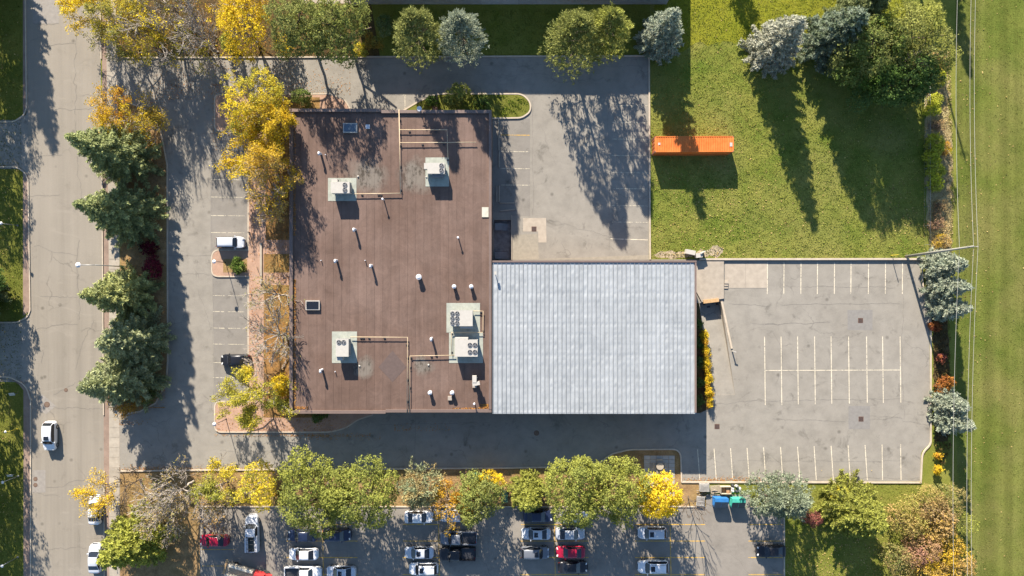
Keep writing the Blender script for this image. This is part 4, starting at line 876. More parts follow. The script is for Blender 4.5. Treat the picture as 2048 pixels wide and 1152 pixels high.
def dumpster(label, px, py, m, lid):
    t = empty('dumpster', W(px, py), -.02); tag(t, label, 'dumpster', 'dumpsters')
    sx, sy = 2.1, 1.55
    vs = [(-sx / 2, -sy / 2 + .15, .15), (sx / 2, -sy / 2 + .15, .15), (sx / 2, sy / 2 - .1, .15), (-sx / 2, sy / 2 - .1, .15), (-sx / 2, -sy / 2, 1.15), (sx / 2, -sy / 2, 1.15), (sx / 2, sy / 2, 1.75), (-sx / 2, sy / 2, 1.75), (-sx / 2, .2, 1.75), (sx / 2, .2, 1.75)]
    mb = MB(); mb.add(vs, [(0, 3, 2, 1), (0, 1, 5, 4), (2, 3, 7, 6), (8, 9, 6, 7), (0, 4, 8, 7, 3), (1, 2, 6, 9, 5), (4, 5, 9, 8)]); mb.build('bin_body', m, t)
    for s in (-1, 1):
        mb = MB(); x0, x1 = (s - 1) * sx / 4 + .03 * 1 , (s + 1) * sx / 4 - .03; nn = 6
        for k in range(nn):
            xa = x0 + (x1 - x0) * k / nn + .02; xb = x0 + (x1 - x0) * (k + 1) / nn - .02
            mb.add([(xa, -sy / 2 - .05, 1.18), (xb, -sy / 2 - .05, 1.18), (xb, .2, 1.80), (xa, .2, 1.80)], [(0, 1, 2, 3)])
        mb.add([(x0, -sy / 2 - .05, 1.16), (x1, -sy / 2 - .05, 1.16), (x1, .2, 1.775), (x0, .2, 1.775)], [(0, 1, 2, 3)]); mb.build('lid', lid, t)
        mb = MB(); mb.box(s * (sx / 2 + .06), 0, 1.0, .12, .9, .14); mb.build('lift_pocket', m, t)
        for yy in (-.5, .5): mb = MB(); mb.cyl(s * .8, yy, 0, .09, .16, 8); mb.build('caster', M_DARK, t)
dumpster('blue dumpster with grey lid', 1437, 1000, M_BLUEBIN, simple('grey_lid', (.08, .09, .1), .6)); dumpster('teal green dumpster with dark lid', 1471, 1001, M_TEALBIN, simple('dark_lid', (.04, .045, .045), .6))
def pallet(label, px, py, rz, n=3, m=None):
    t = empty('pallet_stack' if n > 1 else 'pallet', W(px, py), rz); tag(t, label, 'pallet', 'wooden pallets')
    for k in range(n):
        for j in range(7): mb = MB(); mb.box(0, -.55 + j * .183, k * .14 + .1, 1.5, .11, .03); mb.build('slat', m or M_PALLET, t)
        for x in (-.66, 0, .66): mb = MB(); mb.box(x, 0, k * .14 + .01, .09, 1.2, .09); mb.build('runner', m or M_PALLET, t)
M_PGREY = simple('grey_pallet', (.3, .28, .25), .9, var=.2)
pallet('pale pallet stack against the kerb left of the blue dumpster', 1407, 973, 0, 5, M_PGREY); pallet('grey pallet pile leaning below the pale pallet stack', 1400, 1001, 1.5, 3, M_PGREY); pallet('single low pallet between pallet stack and wooden crate', 1430, 978, .1, 1)
t = empty('wooden_crate', W(1449, 978)); tag(t, 'open wooden crate with cardboard behind the blue dumpster', 'crate')
for (sx, sy, ox, oy) in ((1.6, .06, 0, .55), (1.6, .06, 0, -.55), (.06, 1.1, .8, 0), (.06, 1.1, -.8, 0)): mb = MB(); mb.box(ox, oy, .05, sx, sy, .8); mb.build('crate_side', M_PALLET, t)
mb = MB(); mb.box(0, 0, .03, 1.5, 1.0, .04); mb.build('crate_floor', M_TIMBER, t); mb = MB(); mb.box(.35, 0, .1, .5, .9, .5, .1); mb.build('cardboard', simple('cardboard', (.35, .2, .1), .9), t)
rr = random.Random(3); t = empty('rubbish_heap', W(1470, 977)); tag(t, 'heap of white bags and scraps behind the teal dumpster', 'rubbish')
for k in range(9):
    mb = MB(); x, y = rr.uniform(-.7, .7), rr.uniform(-.5, .5); mb.cyl(x, y, 0, rr.uniform(.2, .35), rr.uniform(.3, .5), 7, .1); mb.build('bag', rr.choice([M_BLWHITE, M_WHITE, M_DARK, M_GREY]), t)
t = empty('scrap_pile', W(1415, 990)); tag(t, 'dark pile of broken branches and boards beside the blue dumpster', 'debris')
for k in range(26):
    x, y, an, ll = rr.uniform(-1.6, 1.0), rr.uniform(-.4, .7), rr.uniform(0, 3.1), rr.uniform(.4, 1.3); mb = MB(); mb.tube([(x, y, rr.uniform(.03, .3)), (x + ll * math.cos(an), y + ll * math.sin(an) * .5, rr.uniform(.03, .4))], .04, 5); mb.build('branch_piece', rr.choice([M_BARK, M_TWIG, M_PALLET]), t)

# ------------------------------------------------------------------ vegetation
def quads_mesh(name, C, U, V, hue, tone):
    n = len(C); me = bpy.data.meshes.new(name)
    P = np.stack([C - U, C - V, C + U, C + V], 1).reshape(-1, 3).astype(np.float32)
    me.vertices.add(4 * n); me.vertices.foreach_set('co', P.ravel()); me.loops.add(4 * n); me.loops.foreach_set('vertex_index', np.arange(4 * n, dtype=np.int32))
    me.polygons.add(n); me.polygons.foreach_set('loop_start', np.arange(0, 4 * n, 4, dtype=np.int32))
    for nm, arr in (('hue', hue), ('tone', tone)):
        a = me.attributes.new(nm, 'FLOAT', 'FACE'); a.data.foreach_set('value', np.clip(arr, 0, 1).astype(np.float32))
    me.update(calc_edges=True); return me
def unit(a): return a / np.maximum(np.linalg.norm(a, axis=1, keepdims=True), 1e-6)
def frames(rs, nrm):
    r = rs.normal(size=nrm.shape); u = unit(np.cross(nrm, r)); return u, np.cross(nrm, u)
def leaf_cloud(rs, centres, per, spread, size, outward, up=.5, rnd=.8, aspect=.62):
    n = len(centres); C = np.repeat(centres, per, 0) + rs.normal(size=(n * per, 3)) * spread
    nr = unit(np.repeat(outward, per, 0) * .7 + np.array([0, 0, up]) + rs.normal(size=(n * per, 3)) * rnd)
    u, v = frames(rs, nr); s = size * rs.uniform(.65, 1.3, (n * per, 1))
    return C, u * s * .5, v * s * .5 * aspect
def lobes_points(rs, R, z0, z1, nl, ncl, lobe=.42, flat=1.0):
    """cluster centres spread over the skin of many overlapping lobes"""
    hz = (z1 - z0) / 2; zc = (z0 + z1) / 2
    d = unit(rs.normal(size=(nl, 3))); rad = rs.uniform(.3, 1.0, (nl, 1)) ** .6; lc = d * rad * np.array([R * rs.uniform(.84, 1.1), R * rs.uniform(.84, 1.1), hz]) * (1 + .16 * np.sin(2 * np.arctan2(d[:, 1:2], d[:, 0:1]) + rs.uniform(0, 6)) + .1 * np.sin(3 * np.arctan2(d[:, 1:2], d[:, 0:1]) + rs.uniform(0, 6))); lr = rs.uniform(lobe * .75, lobe * 1.2, nl) * R
    lr = np.minimum(lr, R * .6)
    lc *= np.array([1 - lobe * .8, 1 - lobe * .8, 1 - lobe * .6])
    idx = rs.randint(0, nl, ncl * 5); dr = unit(rs.normal(size=(ncl * 5, 3)) + np.array([0, 0, .25])); rr_ = lr[idx][:, None] * rs.uniform(.6, 1.1, (ncl * 5, 1)) ; sc = np.array([1, 1, flat])
    P = lc[idx] + dr * rr_ * sc
    keep = np.ones(len(P), bool)
    for k in range(nl):
        q = (P - lc[k]) / (lr[k] * sc); keep &= ~((np.linalg.norm(q, axis=1) < .8) & (idx != k))
    P, dr, idx = P[keep][:ncl], dr[keep][:ncl], idx[keep][:ncl]
    P[:, 2] = np.maximum(P[:, 2] + zc, z0 * .7)
    return P, dr, idx
def skeleton(rnd_, h, spread, depth, trunk_h, r0, up=.35, wig=.14):
    """upright trunk, scaffold limbs all round at the golden angle, each limb forking again and again"""
    segs = []; tips = []
    def grow(p, d, ln, r, dep):
        n = 3 if dep > 2 else 2; q = p
        for k in range(n):
            d = (d + Vector((rnd_.gauss(0, wig), rnd_.gauss(0, wig), rnd_.gauss(.02, wig * .6)))).normalized(); q2 = q + d * ln / n; segs.append((q, q2, r * (1 - .3 * k / n), r * (1 - .3 * (k + 1) / n), dep)); q = q2
            if dep > 0 and k < n - 1 and rnd_.random() < .7: fork(q, d, ln * .62, r * .5, dep - 1)
        tips.append((q, d))
        if dep == 0: return
        for k in range(2): fork(q, d, ln * rnd_.uniform(.6, .8), r * .66, dep - 1)
    def fork(q, d, ln, r, dep):
        ax = Vector((rnd_.gauss(0, 1), rnd_.gauss(0, 1), rnd_.gauss(.1, .6))); ax = (ax - d * ax.dot(d)).normalized()
        grow(q, (d + ax * spread * rnd_.uniform(.55, 1.1) + Vector((0, 0, up * .25))).normalized(), ln, r, dep)
    th = trunk_h * 2.2; nlm = 9; q = Vector((0, 0, 0)); g = rnd_.uniform(0, 6.28); m = 12
    for k in range(m):
        q2 = Vector((q.x + rnd_.gauss(0, .012 * h), q.y + rnd_.gauss(0, .012 * h), th * (k + 1) / m)); segs.append((q, q2, r0 * (1 - .06 * k), r0 * (1 - .06 * (k + 1)), 9)); q = q2
        if k >= m - nlm:
            g += 2.4 + rnd_.gauss(0, .2); f = (k - (m - nlm)) / (nlm - 1); e = .35 + .75 * f
            grow(q, Vector((math.cos(g) * math.cos(e), math.sin(g) * math.cos(e), math.sin(e))), h * (.30 - .07 * f), r0 * .5, max(1, depth - 3))
    top = max(s_[1].z for s_ in segs); k = h / top
    return [(a * k, b * k, r1, r2, dp) for a, b, r1, r2, dp in segs], [(p * k, d) for p, d in tips]
def seg_mesh(segs, rmin=.02, ns=4):
    mb = MB()
    for a, b, r1, r2, dp in segs:
        r1 = max(r1, rmin); r2 = max(r2, rmin * .8); d = (b - a)
        if d.length < 1e-4: continue
        d.normalize(); u = d.cross(Vector((0, 0, 1)))
        if u.length < .01: u = Vector((1, 0, 0))
        u.normalize(); w = d.cross(u); n = 7 if r1 > .08 else (3 if r1 < .035 else ns)
        vs = [a + (u * math.cos(6.2832 * k / n) + w * math.sin(6.2832 * k / n)) * r1 for k in range(n)] + [b + (u * math.cos(6.2832 * k / n) + w * math.sin(6.2832 * k / n)) * r2 for k in range(n)]
        mb.add(vs, [(k, (k + 1) % n, n + (k + 1) % n, n + k) for k in range(n)], True)
    return mb
seedc = [100]
def nseed(): seedc[0] += 7; return seedc[0]
def hue_of(rs, idx, nl, n, per, mixv, soft=.18):
    lh = np.clip(rs.normal(mixv, .32, nl), 0, 1); return np.clip(np.repeat(lh[idx], per) + rs.normal(0, soft, n), 0, 1)
def broad(label, px, py, h, R, ca, cb, dens=1.0, z0=.22, name='deciduous_tree', cat='tree', group='broadleaf trees', leaf=.28, mixv=.35, nl=None, twigs=False, lobe=.27):
    sd_ = nseed(); rs = np.random.RandomState(sd_); rnd_ = random.Random(sd_)
    t = empty(name, W(px, py), rnd_.uniform(0, 6.28)); tag(t, label, cat, group)
    segs, tips = skeleton(rnd_, h * .88, .62, 6 if twigs else 4, h * .3, max(.07, h * .018)); rmax = max((s[1].xy.length for s in segs)); k = min(1.6, R * .86 / max(rmax, .1))
    segs = [(Vector((a.x * k, a.y * k, a.z)), Vector((b.x * k, b.y * k, b.z)), r1, r2, dp) for a, b, r1, r2, dp in segs]
    seg_mesh(segs).build('trunk', M_TWIG if twigs else M_BARK, t)
    nl = nl or int(26 + R * 7); area = 4 * math.pi * R * R * .9; per = 9; ncl = int(area * 4.6 * dens)
    P, dr, idx = lobes_points(rs, R, h * z0, h, nl, ncl, lobe)
    C, U, V = leaf_cloud(rs, P, per, .17, leaf, dr)
    me = quads_mesh('crown', C, U, V, hue_of(rs, idx, nl, len(C), per, mixv), rs.uniform(0, 1, len(C)))
    link('crown', me, leafmat(ca, cb), t); return t
def sparse(label, px, py, h, R, ca, cb, nleaf, group='thin autumn trees', mixv=.4, depth=6, leaf=.26, twig=None, name='deciduous_tree', r0=None, spread=.7):
    sd_ = nseed(); rs = np.random.RandomState(sd_); rnd_ = random.Random(sd_)
    t = empty(name, W(px, py), rnd_.uniform(0, 6.28)); tag(t, label, 'tree', group)
    segs, tips = skeleton(rnd_, h, spread, depth, h * .26, r0 or max(.08, h * .016)); rmax = np.percentile([s[1].xy.length for s in segs], 96); k = R / max(rmax, .1)
    f = lambda v: Vector((v.x * k, v.y * k, v.z))
    segs = [(f(a), f(b), r1, r2, dp) for a, b, r1, r2, dp in segs]; seg_mesh(segs, .034).build('trunk', twig or M_TWIG, t)
    if nleaf:
        T = np.array([f(p) for p, d in tips if p.z > h * .3]); nt_ = len(T); cl = rs.normal(size=(9, 3)) * np.array([R * .7, R * .7, h * .25]) + np.array([0, 0, h * .7])
        ci = np.argmin(((T[:, None, :] - cl[None]) ** 2).sum(2), 1); wgt = rs.uniform(.15, 1, 9) ** 1.5; pr = wgt[ci]; pr /= pr.sum()
        pick = rs.choice(nt_, nleaf // 5, p=pr); C, U, V = leaf_cloud(rs, T[pick] + rs.normal(size=(len(pick), 3)) * .18, 5, .2, leaf, unit(rs.normal(size=(len(pick), 3)) + [0, 0, .6]))
        me = quads_mesh('crown', C, U, V, hue_of(rs, ci[pick], 9, len(C), 5, mixv), rs.uniform(0, 1, len(C))); link('crown', me, leafmat(ca, cb), t)
    return t
def spruce(label, px, py, h, R, ca, cb, group='spruces', dens=1.0, name='spruce_tree', mixv=.4, droop=.16, power=.72, leafw=.15):
    sd_ = nseed(); rs = np.random.RandomState(sd_)
    t = empty(name, W(px, py), rs.uniform(0, 6.28)); tag(t, label, 'tree', group)
    mb = MB(); mb.tube([(0, 0, 0), (0, 0, h * .5), (0, 0, h * .97)], .02 * h, 8, .02); mb.build('trunk', M_BARK, t)
    Cs, Us, Vs, Hs = [], [], [], []; mbb = MB(); z = h * .07; gold = rs.uniform(0, 6.28)
    while z < h * .985:
        f = 1 - z / h; rl = R * (f ** power) * 1.02 + .12; nb_ = max(4, int(4 + rl * 1.9 * dens))
        for k in range(nb_):
            gold += 2.39996 + rs.normal(0, .18); ln = rl * rs.uniform(.72, 1.12); zz = z + rs.normal(0, .12); m = max(3, int(ln / .2)); tt = np.linspace(.16, 1, m)
            ax = np.array([math.cos(gold), math.sin(gold), 0]); sd2 = np.array([-ax[1], ax[0], 0])
            ct_ = ax[None] * (ln * tt)[:, None]; ct_[:, 2] = zz + ln * (-droop * 1.6 * tt + droop * 1.5 * tt ** 3)
            hue_b = np.clip(rs.normal(mixv, .34), 0, 1)
            mbb.tube([ct_[0] * 0 + [0, 0, zz], ct_[m // 2], ct_[-1]], .03, 3, .012)
            for sgn in (-1, 1, 0):
                tw = (.16 + .44 * ln * .42 * (1.05 - tt)) * rs.uniform(.7, 1.2, m) * (0 if sgn == 0 else 1)
                nsub = 4 if sgn else 2
                for q in range(nsub):
                    off = (q + .6) / nsub; c = ct_ + sd2[None] * (sgn * tw * off)[:, None] + ax[None] * (tw * off * .55)[:, None]; c = c + rs.normal(size=c.shape) * .06; c[:, 2] -= .05 * off * ln * .5
                    dirv = unit(ax[None] * .8 + sd2[None] * sgn * .75 + rs.normal(size=c.shape) * .35 + np.array([0, 0, .12])); nr = unit(np.array([0, .25, .8]) + rs.normal(size=c.shape) * .7 + ax[None] * .4); v = unit(np.cross(nr, dirv))
                    s1 = rs.uniform(.15, .27, (m, 1)); Cs.append(c); Us.append(dirv * s1); Vs.append(v * leafw * rs.uniform(.6, 1.1, (m, 1)) * .62); Hs.append(np.full(m, hue_b) + rs.normal(0, .12, m) + .25 * (tt - .6))  # hue lightens outward: lit branch tips are put into the colour
        z += .34 + .14 * f * (R / 4)
    C, U, V, Hh = map(np.concatenate, (Cs, Us, Vs, Hs))
    crown = link('crown', quads_mesh('crown', C, U, V, Hh, rs.uniform(0, 1, len(C))), leafmat(ca, cb, .38), t); mbb.build('limb', M_BARK, crown)['kind'] = 'stuff'
    return t
def pine(label, px, py, h, R, ca, cb, group='rounded conifers', name='conifer_tree', mixv=.4, dens=1.0, z0=.12):
    sd_ = nseed(); rs = np.random.RandomState(sd_)
    t = empty(name, W(px, py), rs.uniform(0, 6.28)); tag(t, label, 'tree', group)
    mb = MB(); mb.tube([(0, 0, 0), (0, 0, h * .5), (0, 0, h * .93)], .02 * h, 8, .03)
    for k in range(26):
        a_ = k * 2.4; z = h * (z0 + (.9 - z0) * k / 26); rl = R * .8 * math.sin(math.pi * min(1, (1.06 - z / h)) * .62) ; mb.tube([(0, 0, z), (rl * math.cos(a_), rl * math.sin(a_), z + .25 * rl)], .06, 4, .02)
    mb.build('trunk', M_BARK, t)
    n = int(2 * math.pi * R * h * .62 * 5.0 * dens); u = rs.uniform(0, 1, n) ** .85; zz = h * (z0 + (1 - z0) * u)
    prof = np.sin(np.pi * np.clip(1.04 - u, 0, 1) * .58) ** .9; prof /= prof.max(); th = rs.uniform(0, 6.2832, n)
    whorl = .84 + .12 * np.sin(zz * 4.2 + np.sin(th * 2) * 1.2) + .10 * np.sin(th * 5 + zz * .7) + .07 * np.sin(th * 11 + zz * 2.1)
    r = R * prof * whorl * rs.uniform(.72, 1.06, n); P = np.stack([r * np.cos(th), r * np.sin(th), zz + r * .1], 1)
    out = unit(np.stack([np.cos(th), np.sin(th), .25 + .7 * u], 1)); per = 12
    C = np.repeat(P, per, 0) + rs.normal(size=(n * per, 3)) * .12; dv = unit(np.repeat(out, per, 0) * .9 + rs.normal(size=(n * per, 3)) * .55 + [0, 0, .25]); s = rs.uniform(.14, .26, (n * per, 1)); C = C + dv * s
    nr = unit(rs.normal(size=C.shape) + np.repeat(out, per, 0)); v = unit(np.cross(nr, dv)) * .06
    hue = np.repeat(np.clip(mixv + .25 * np.sin(th * 3 + zz) + rs.normal(0, .18, n), 0, 1), per)
    link('crown', quads_mesh('crown', C, dv * s, v, hue, rs.uniform(0, 1, len(C))), leafmat(ca, cb, .2), t); return t
def shrub(label, px, py, R, h, ca, cb, dens=1.0, group='shrubs', name='shrub', cat='shrub', mixv=.4, leaf=.22, sx=1.0):
    sd_ = nseed(); rs = np.random.RandomState(sd_); rnd_ = random.Random(sd_)
    t = empty(name, W(px, py), rnd_.uniform(0, 6.28) if sx == 1 else 0); tag(t, label, cat, group)
    segs, tips = skeleton(rnd_, h * .85, .9, 4, h * .2, .05); rm_ = max(s[1].xy.length for s in segs); k = R * .8 / max(rm_, .05)
    seg_mesh([(Vector((a.x * k, a.y * k, a.z)), Vector((b.x * k, b.y * k, b.z)), r1, r2, dp) for a, b, r1, r2, dp in segs]).build('stem', M_BARK, t)
    nl = 9; per = 7; ncl = int(4 * math.pi * R * R * 5 * dens) + 40; P, dr, idx = lobes_points(rs, R, .12 * h, h, nl, ncl, .45); C, U, V = leaf_cloud(rs, P, per, .11, leaf, dr)
    link('foliage', quads_mesh('foliage', C, U, V, hue_of(rs, idx, nl, len(C), per, mixv), rs.uniform(0, 1, len(C))), leafmat(ca, cb), t); return t
# leaf colours (base reflectance)
YEL, GOLD, ORG, RUST = (.66, .5, .035), (.58, .39, .03), (.47, .23, .035), (.32, .12, .04)
YG, OLV, LIN, DKG = (.29, .295, .06), (.2, .21, .068), (.205, .225, .058), (.1, .15, .05)
SPG, SPD, SPB, SPW = (.28, .305, .135), (.19, .225, .1), (.3, .345, .25), (.37, .39, .29)
SPY, TAN, BUR, GRN = (.32, .33, .075), (.43, .29, .12), (.12, .016, .028), (.1, .165, .03)
# spruces in the strip along the street
spruce('dark green spruce, uppermost of the row beside the street', 268, 318, 16.5, 5.55, SPD, (.4, .43, .19), 'street spruces', power=.98, dens=.72, mixv=.65)
spruce('dark green spruce left of the burgundy shrub, second in the street row', 277, 432, 16, 5.65, SPD, (.4, .43, .19), 'street spruces', power=.98, dens=.72, mixv=.6)
spruce('olive tipped spruce directly below the tall street lamp', 276, 588, 14.5, 4.95, SPG, (.45, .46, .18), 'street spruces', power=.98, dens=.72, mixv=.4)
spruce('greyish spruce between the street lamp spruce and the lowest street spruce', 292, 676, 13, 5.55, SPG, (.41, .43, .24), 'street spruces', power=.98, dens=.72, mixv=.6)
spruce('wide grey green spruce just above the lower driveway entrance', 276, 750, 15, 5.75, SPG, (.41, .43, .24), 'street spruces', power=.98, dens=.72, mixv=.45)
spruce('yellow green spruce beside the silver car at the street kerb', 296, 1062, 12.5, 5.0, (.42, .43, .085), SPY, 'street spruces', mixv=.3)
sparse('orange yellow thin tree above the dark street spruces', 272, 240, 8, 4.8, YEL, ORG, 8500, mixv=.5, leaf=.2)
sparse('gold olive thin tree right of the uppermost street spruce', 318, 262, 6.5, 2.8, GOLD, OLV, 3000, mixv=.5, leaf=.2)
shrub('burgundy red shrub between the street spruces', 312, 530, 2.1, 2.6, BUR, (.2, .035, .05)); shrub('dark burgundy bush above the burgundy red shrub', 306, 494, 1.5, 2.0, BUR, (.07, .015, .02))
sparse('small orange brown tree at the lower tip of the street strip', 268, 792, 4.5, 2.6, ORG, OLV, 3600, mixv=.5, leaf=.2)
shrub('olive shrub at the lower kerb bend of the street strip', 303, 788, 1.6, 2.6, OLV, DKG)
# north strip
sparse('golden tree hanging over the street at the upper edge', 222, 34, 9, 4.4, YEL, GOLD, 9000, leaf=.22); sparse('yellow and olive tree beside the upper sidewalk', 274, 84, 10.5, 4.6, YEL, OLV, 6000, mixv=.55, leaf=.22); sparse('yellow olive tree in front of the upper grey bare tree', 322, 108, 8.5, 4.6, YEL, OLV, 4500, mixv=.45, leaf=.22)
sparse('large grey leafless tree at the upper left, left of its twin', 362, 96, 12, 5.2, YEL, OLV, 700, 'bare trees', depth=7); sparse('large grey leafless tree nearer the golden tree, right of its twin', 436, 104, 12, 5.0, YEL, OLV, 250, 'bare trees', depth=7)
sparse('yellow tree cut by the upper edge left of the grey bare trees', 300, 40, 9, 4.4, YEL, OLV, 4500, mixv=.4, leaf=.22)
sparse('olive gold tree beyond the upper edge left of the bare trees', 352, 22, 11, 5.0, GOLD, OLV, 3000, mixv=.5, leaf=.22); sparse('grey bare tree cut by the upper edge behind the twins', 402, 40, 11, 4.8, GOLD, OLV, 900, 'bare trees', depth=7, leaf=.2); sparse('yellow olive low tree at the kerb between the bare twins', 400, 104, 6, 3.4, OLV, YEL, 3600, mixv=.4, leaf=.2)
broad('golden yellow tree between the bare trees and the green pair', 518, 92, 11, 4.4, YEL, GOLD, .6, twigs=True, mixv=.4, leaf=.24); shrub('pale green bush under the right grey bare tree', 470, 92, 1.9, 3.4, YG, LIN)
sparse('yellow thin tree cut by the upper edge near the green pair', 500, 34, 10, 4.6, YEL, GOLD, 7000, leaf=.22)
broad('broad olive green tree, left of the pair at the upper edge', 632, 96, 14.5, 5.1, OLV, LIN, 1.0, group='north green trees', mixv=.4); broad('broad olive green tree, right of the pair at the upper edge', 704, 97, 14.5, 5.1, LIN, OLV, 1.0, group='north green trees')
shrub('yellow olive bush below the left green tree at the kerb', 578, 100, 2.0, 3.0, YEL, OLV); shrub('orange tinted bush at the foot of the right green tree', 748, 92, 1.6, 2.4, LIN, ORG, mixv=.3); shrub('lime yellow bush at the kerb under the right green tree', 722, 103, 1.5, 2.2, YG, YEL); shrub('dark shaded bush left of the rounded conifers', 776, 58, 1.7, 3.4, DKG, SPG)
pine('yellow green rounded conifer left of the blue green conifer', 848, 102, 14, 3.9, (.27, .28, .09), OLV, mixv=.45); pine('blue green rounded conifer in the upper middle', 929, 103, 13.5, 3.7, (.2, .22, .13), (.31, .34, .25), mixv=.7)
pine('large yellow green conifer overhanging the north drive', 1142, 112, 14, 4.7, (.27, .28, .08), OLV, mixv=.4); pine('yellow green conifer tucked behind the larger overhanging one', 1204, 92, 12.5, 3.8, SPY, OLV, mixv=.35); spruce('silvery blue spruce at the corner of the shaded lawn', 1311, 90, 13.5, 3.7, SPB, SPW, 'blue spruces', mixv=.6)
shrub('round yellow green small tree on the grass island', 917, 200, 2.0, 4.4, LIN, YG, 1.5, mixv=.6); shrub('dark hedge bush on the island left of the round tree', 866, 206, 1.2, 1.3, DKG, GRN); shrub('dark hedge bush on the island right of the round tree', 965, 208, 1.6, 1.2, DKG, GRN)
# front of the building
broad('big bright yellow tree above the front parking row', 543, 224, 11, 5.4, YEL, YG, .62, twigs=True, mixv=.5, z0=.3, leaf=.23); sparse('yellow tree leaning over the front row below the big yellow one', 530, 310, 9.5, 5.0, YEL, GOLD, 11000, mixv=.3, leaf=.22)
sparse('gold leaved tree hugging the upper end of the front wall', 578, 262, 12.5, 4.0, GOLD, YG, 12000, mixv=.4, leaf=.22); sparse('thin brown tree with last gold leaves beside the roof edge', 578, 340, 12.5, 4.0, GOLD, TAN, 9000, leaf=.2); sparse('grey bare tree above the leafy bed beside the roof', 572, 408, 11.5, 4.0, GOLD, TAN, 2200, 'bare trees', depth=7)
sparse('pale bare tree beside the brick walk, middle of the front', 574, 590, 10.5, 4.0, OLV, TAN, 900, 'bare trees', leaf=.2); sparse('bare tree with long branches reaching over the front bays', 572, 668, 11, 4.8, OLV, TAN, 300, 'bare trees', depth=7)
sparse('bare small tree spreading over the black car', 530, 724, 5, 2.6, OLV, TAN, 0, 'bare trees'); sparse('yellow green thin tree over the lower brick island', 538, 786, 9.5, 5.8, YG, YEL, 15000, mixv=.15, depth=6, leaf=.22)
shrub('bright yellow round tree against the lower roof corner', 572, 768, 2.1, 4.6, YEL, GOLD, 1.4, mixv=.25); shrub('yellow green bush at the lower left building corner', 588, 806, 1.5, 2.6, YG, YEL); shrub('green spreading shrub on the small brick island', 478, 531, 1.35, .9, GRN, OLV, 1.6); shrub('green bush at the upper left building corner', 612, 205, 2.0, 3.0, OLV, GRN)
shrub('dark green shrub in shade along the lower wall', 640, 830, 1.4, 1.2, DKG, GRN)
# south strip
sparse('small yellow tree over the white car at the street kerb', 224, 985, 6.5, 3.4, YEL, GOLD, 3600, mixv=.3, leaf=.2); sparse('dark thin bare tree by the lower street corner', 282, 958, 6.5, 3.4, OLV, TAN, 0, 'bare trees', twig=M_BARK); sparse('great grey bare tree left of the red coupe', 388, 962, 12, 5.4, TAN, OLV, 900, 'bare trees', depth=7); sparse('tan thin tree above the red coupe', 366, 1002, 9.5, 4.6, TAN, OLV, 2600, 'bare trees', depth=7, leaf=.2)
sparse('lime and yellow thin tree left of the golden south tree', 456, 962, 7.5, 3.9, YG, YEL, 6500, leaf=.22); broad('golden yellow tree at the left of the south row', 538, 954, 8, 3.7, YEL, YG, .7, twigs=True, mixv=.35, leaf=.24); sparse('bare brown tangle above the ladder rack truck', 462, 1000, 7.5, 4.2, TAN, ORG, 600, 'bare trees', depth=7)
shrub('orange rust bush left of the wide light green pair', 568, 985, 1.5, 2.2, ORG, OLV)
broad('wide light green tree above the navy sedan, left of its pair', 658, 962, 11, 6.1, LIN, YG, .95, group='south green trees'); broad('wide light green tree above the navy sedan, right of its pair', 742, 962, 10.5, 5.8, YG, LIN, .95, group='south green trees', mixv=.65)
pine('grey green conifer with orange tints above the pinkish car', 848, 958, 9, 3.7, (.24, .27, .15), (.42, .26, .09), mixv=.2); sparse('thin orange tree over the pinkish white car', 905, 990, 7.5, 4.0, ORG, GOLD, 6500, leaf=.22)
broad('olive green tree above the grey blue pickup', 958, 972, 9, 4.3, LIN, OLV, .95, mixv=.45); shrub('brilliant yellow bush tree beside the green utility box', 980, 958, 2.3, 4.4, YEL, GOLD, 1.4, mixv=.3)
spruce('yellow green conifer between utility cabinet and wide trees', 1054, 974, 10, 3.2, SPY, YG, 'spruces', mixv=.45)
broad('wide light green tree left of the patio, left of its pair', 1138, 954, 11, 5.7, LIN, YG, .95, group='south green trees', mixv=.5); broad('wide light green tree beside the patio, right of its pair', 1222, 956, 10.5, 5.6, YG, LIN, .95, group='south green trees', mixv=.55)
broad('bright yellow tree between the patio and the pallets', 1302, 970, 9.5, 4.0, YEL, GOLD, 1.1, mixv=.2); sparse('slim bare tree behind the pallets', 1376, 992, 9, 2.4, OLV, TAN, 0, 'bare trees', twig=M_BARK, depth=5, r0=.09)
pine('pale blue green conifer beside the teal dumpster', 1516, 978, 8, 3.6, (.2, .235, .15), (.28, .31, .21), 'rounded conifers', mixv=.4); pine('pale blue green conifer left of the dusky red shrub', 1556, 978, 8.5, 3.8, (.2, .235, .15), (.28, .31, .21), mixv=.5); shrub('dusky red shrub beside the blue green conifers', 1618, 1028, 1.7, 2.6, (.3, .11, .09), (.2, .08, .06))
spruce('bright yellow green spruce below the east lot', 1686, 1004, 12, 5.0, SPY, YG, 'spruces', mixv=.4); shrub('vivid yellow bush at the top of the yellow green spruce', 1668, 986, 1.7, 3.6, YEL, YG)
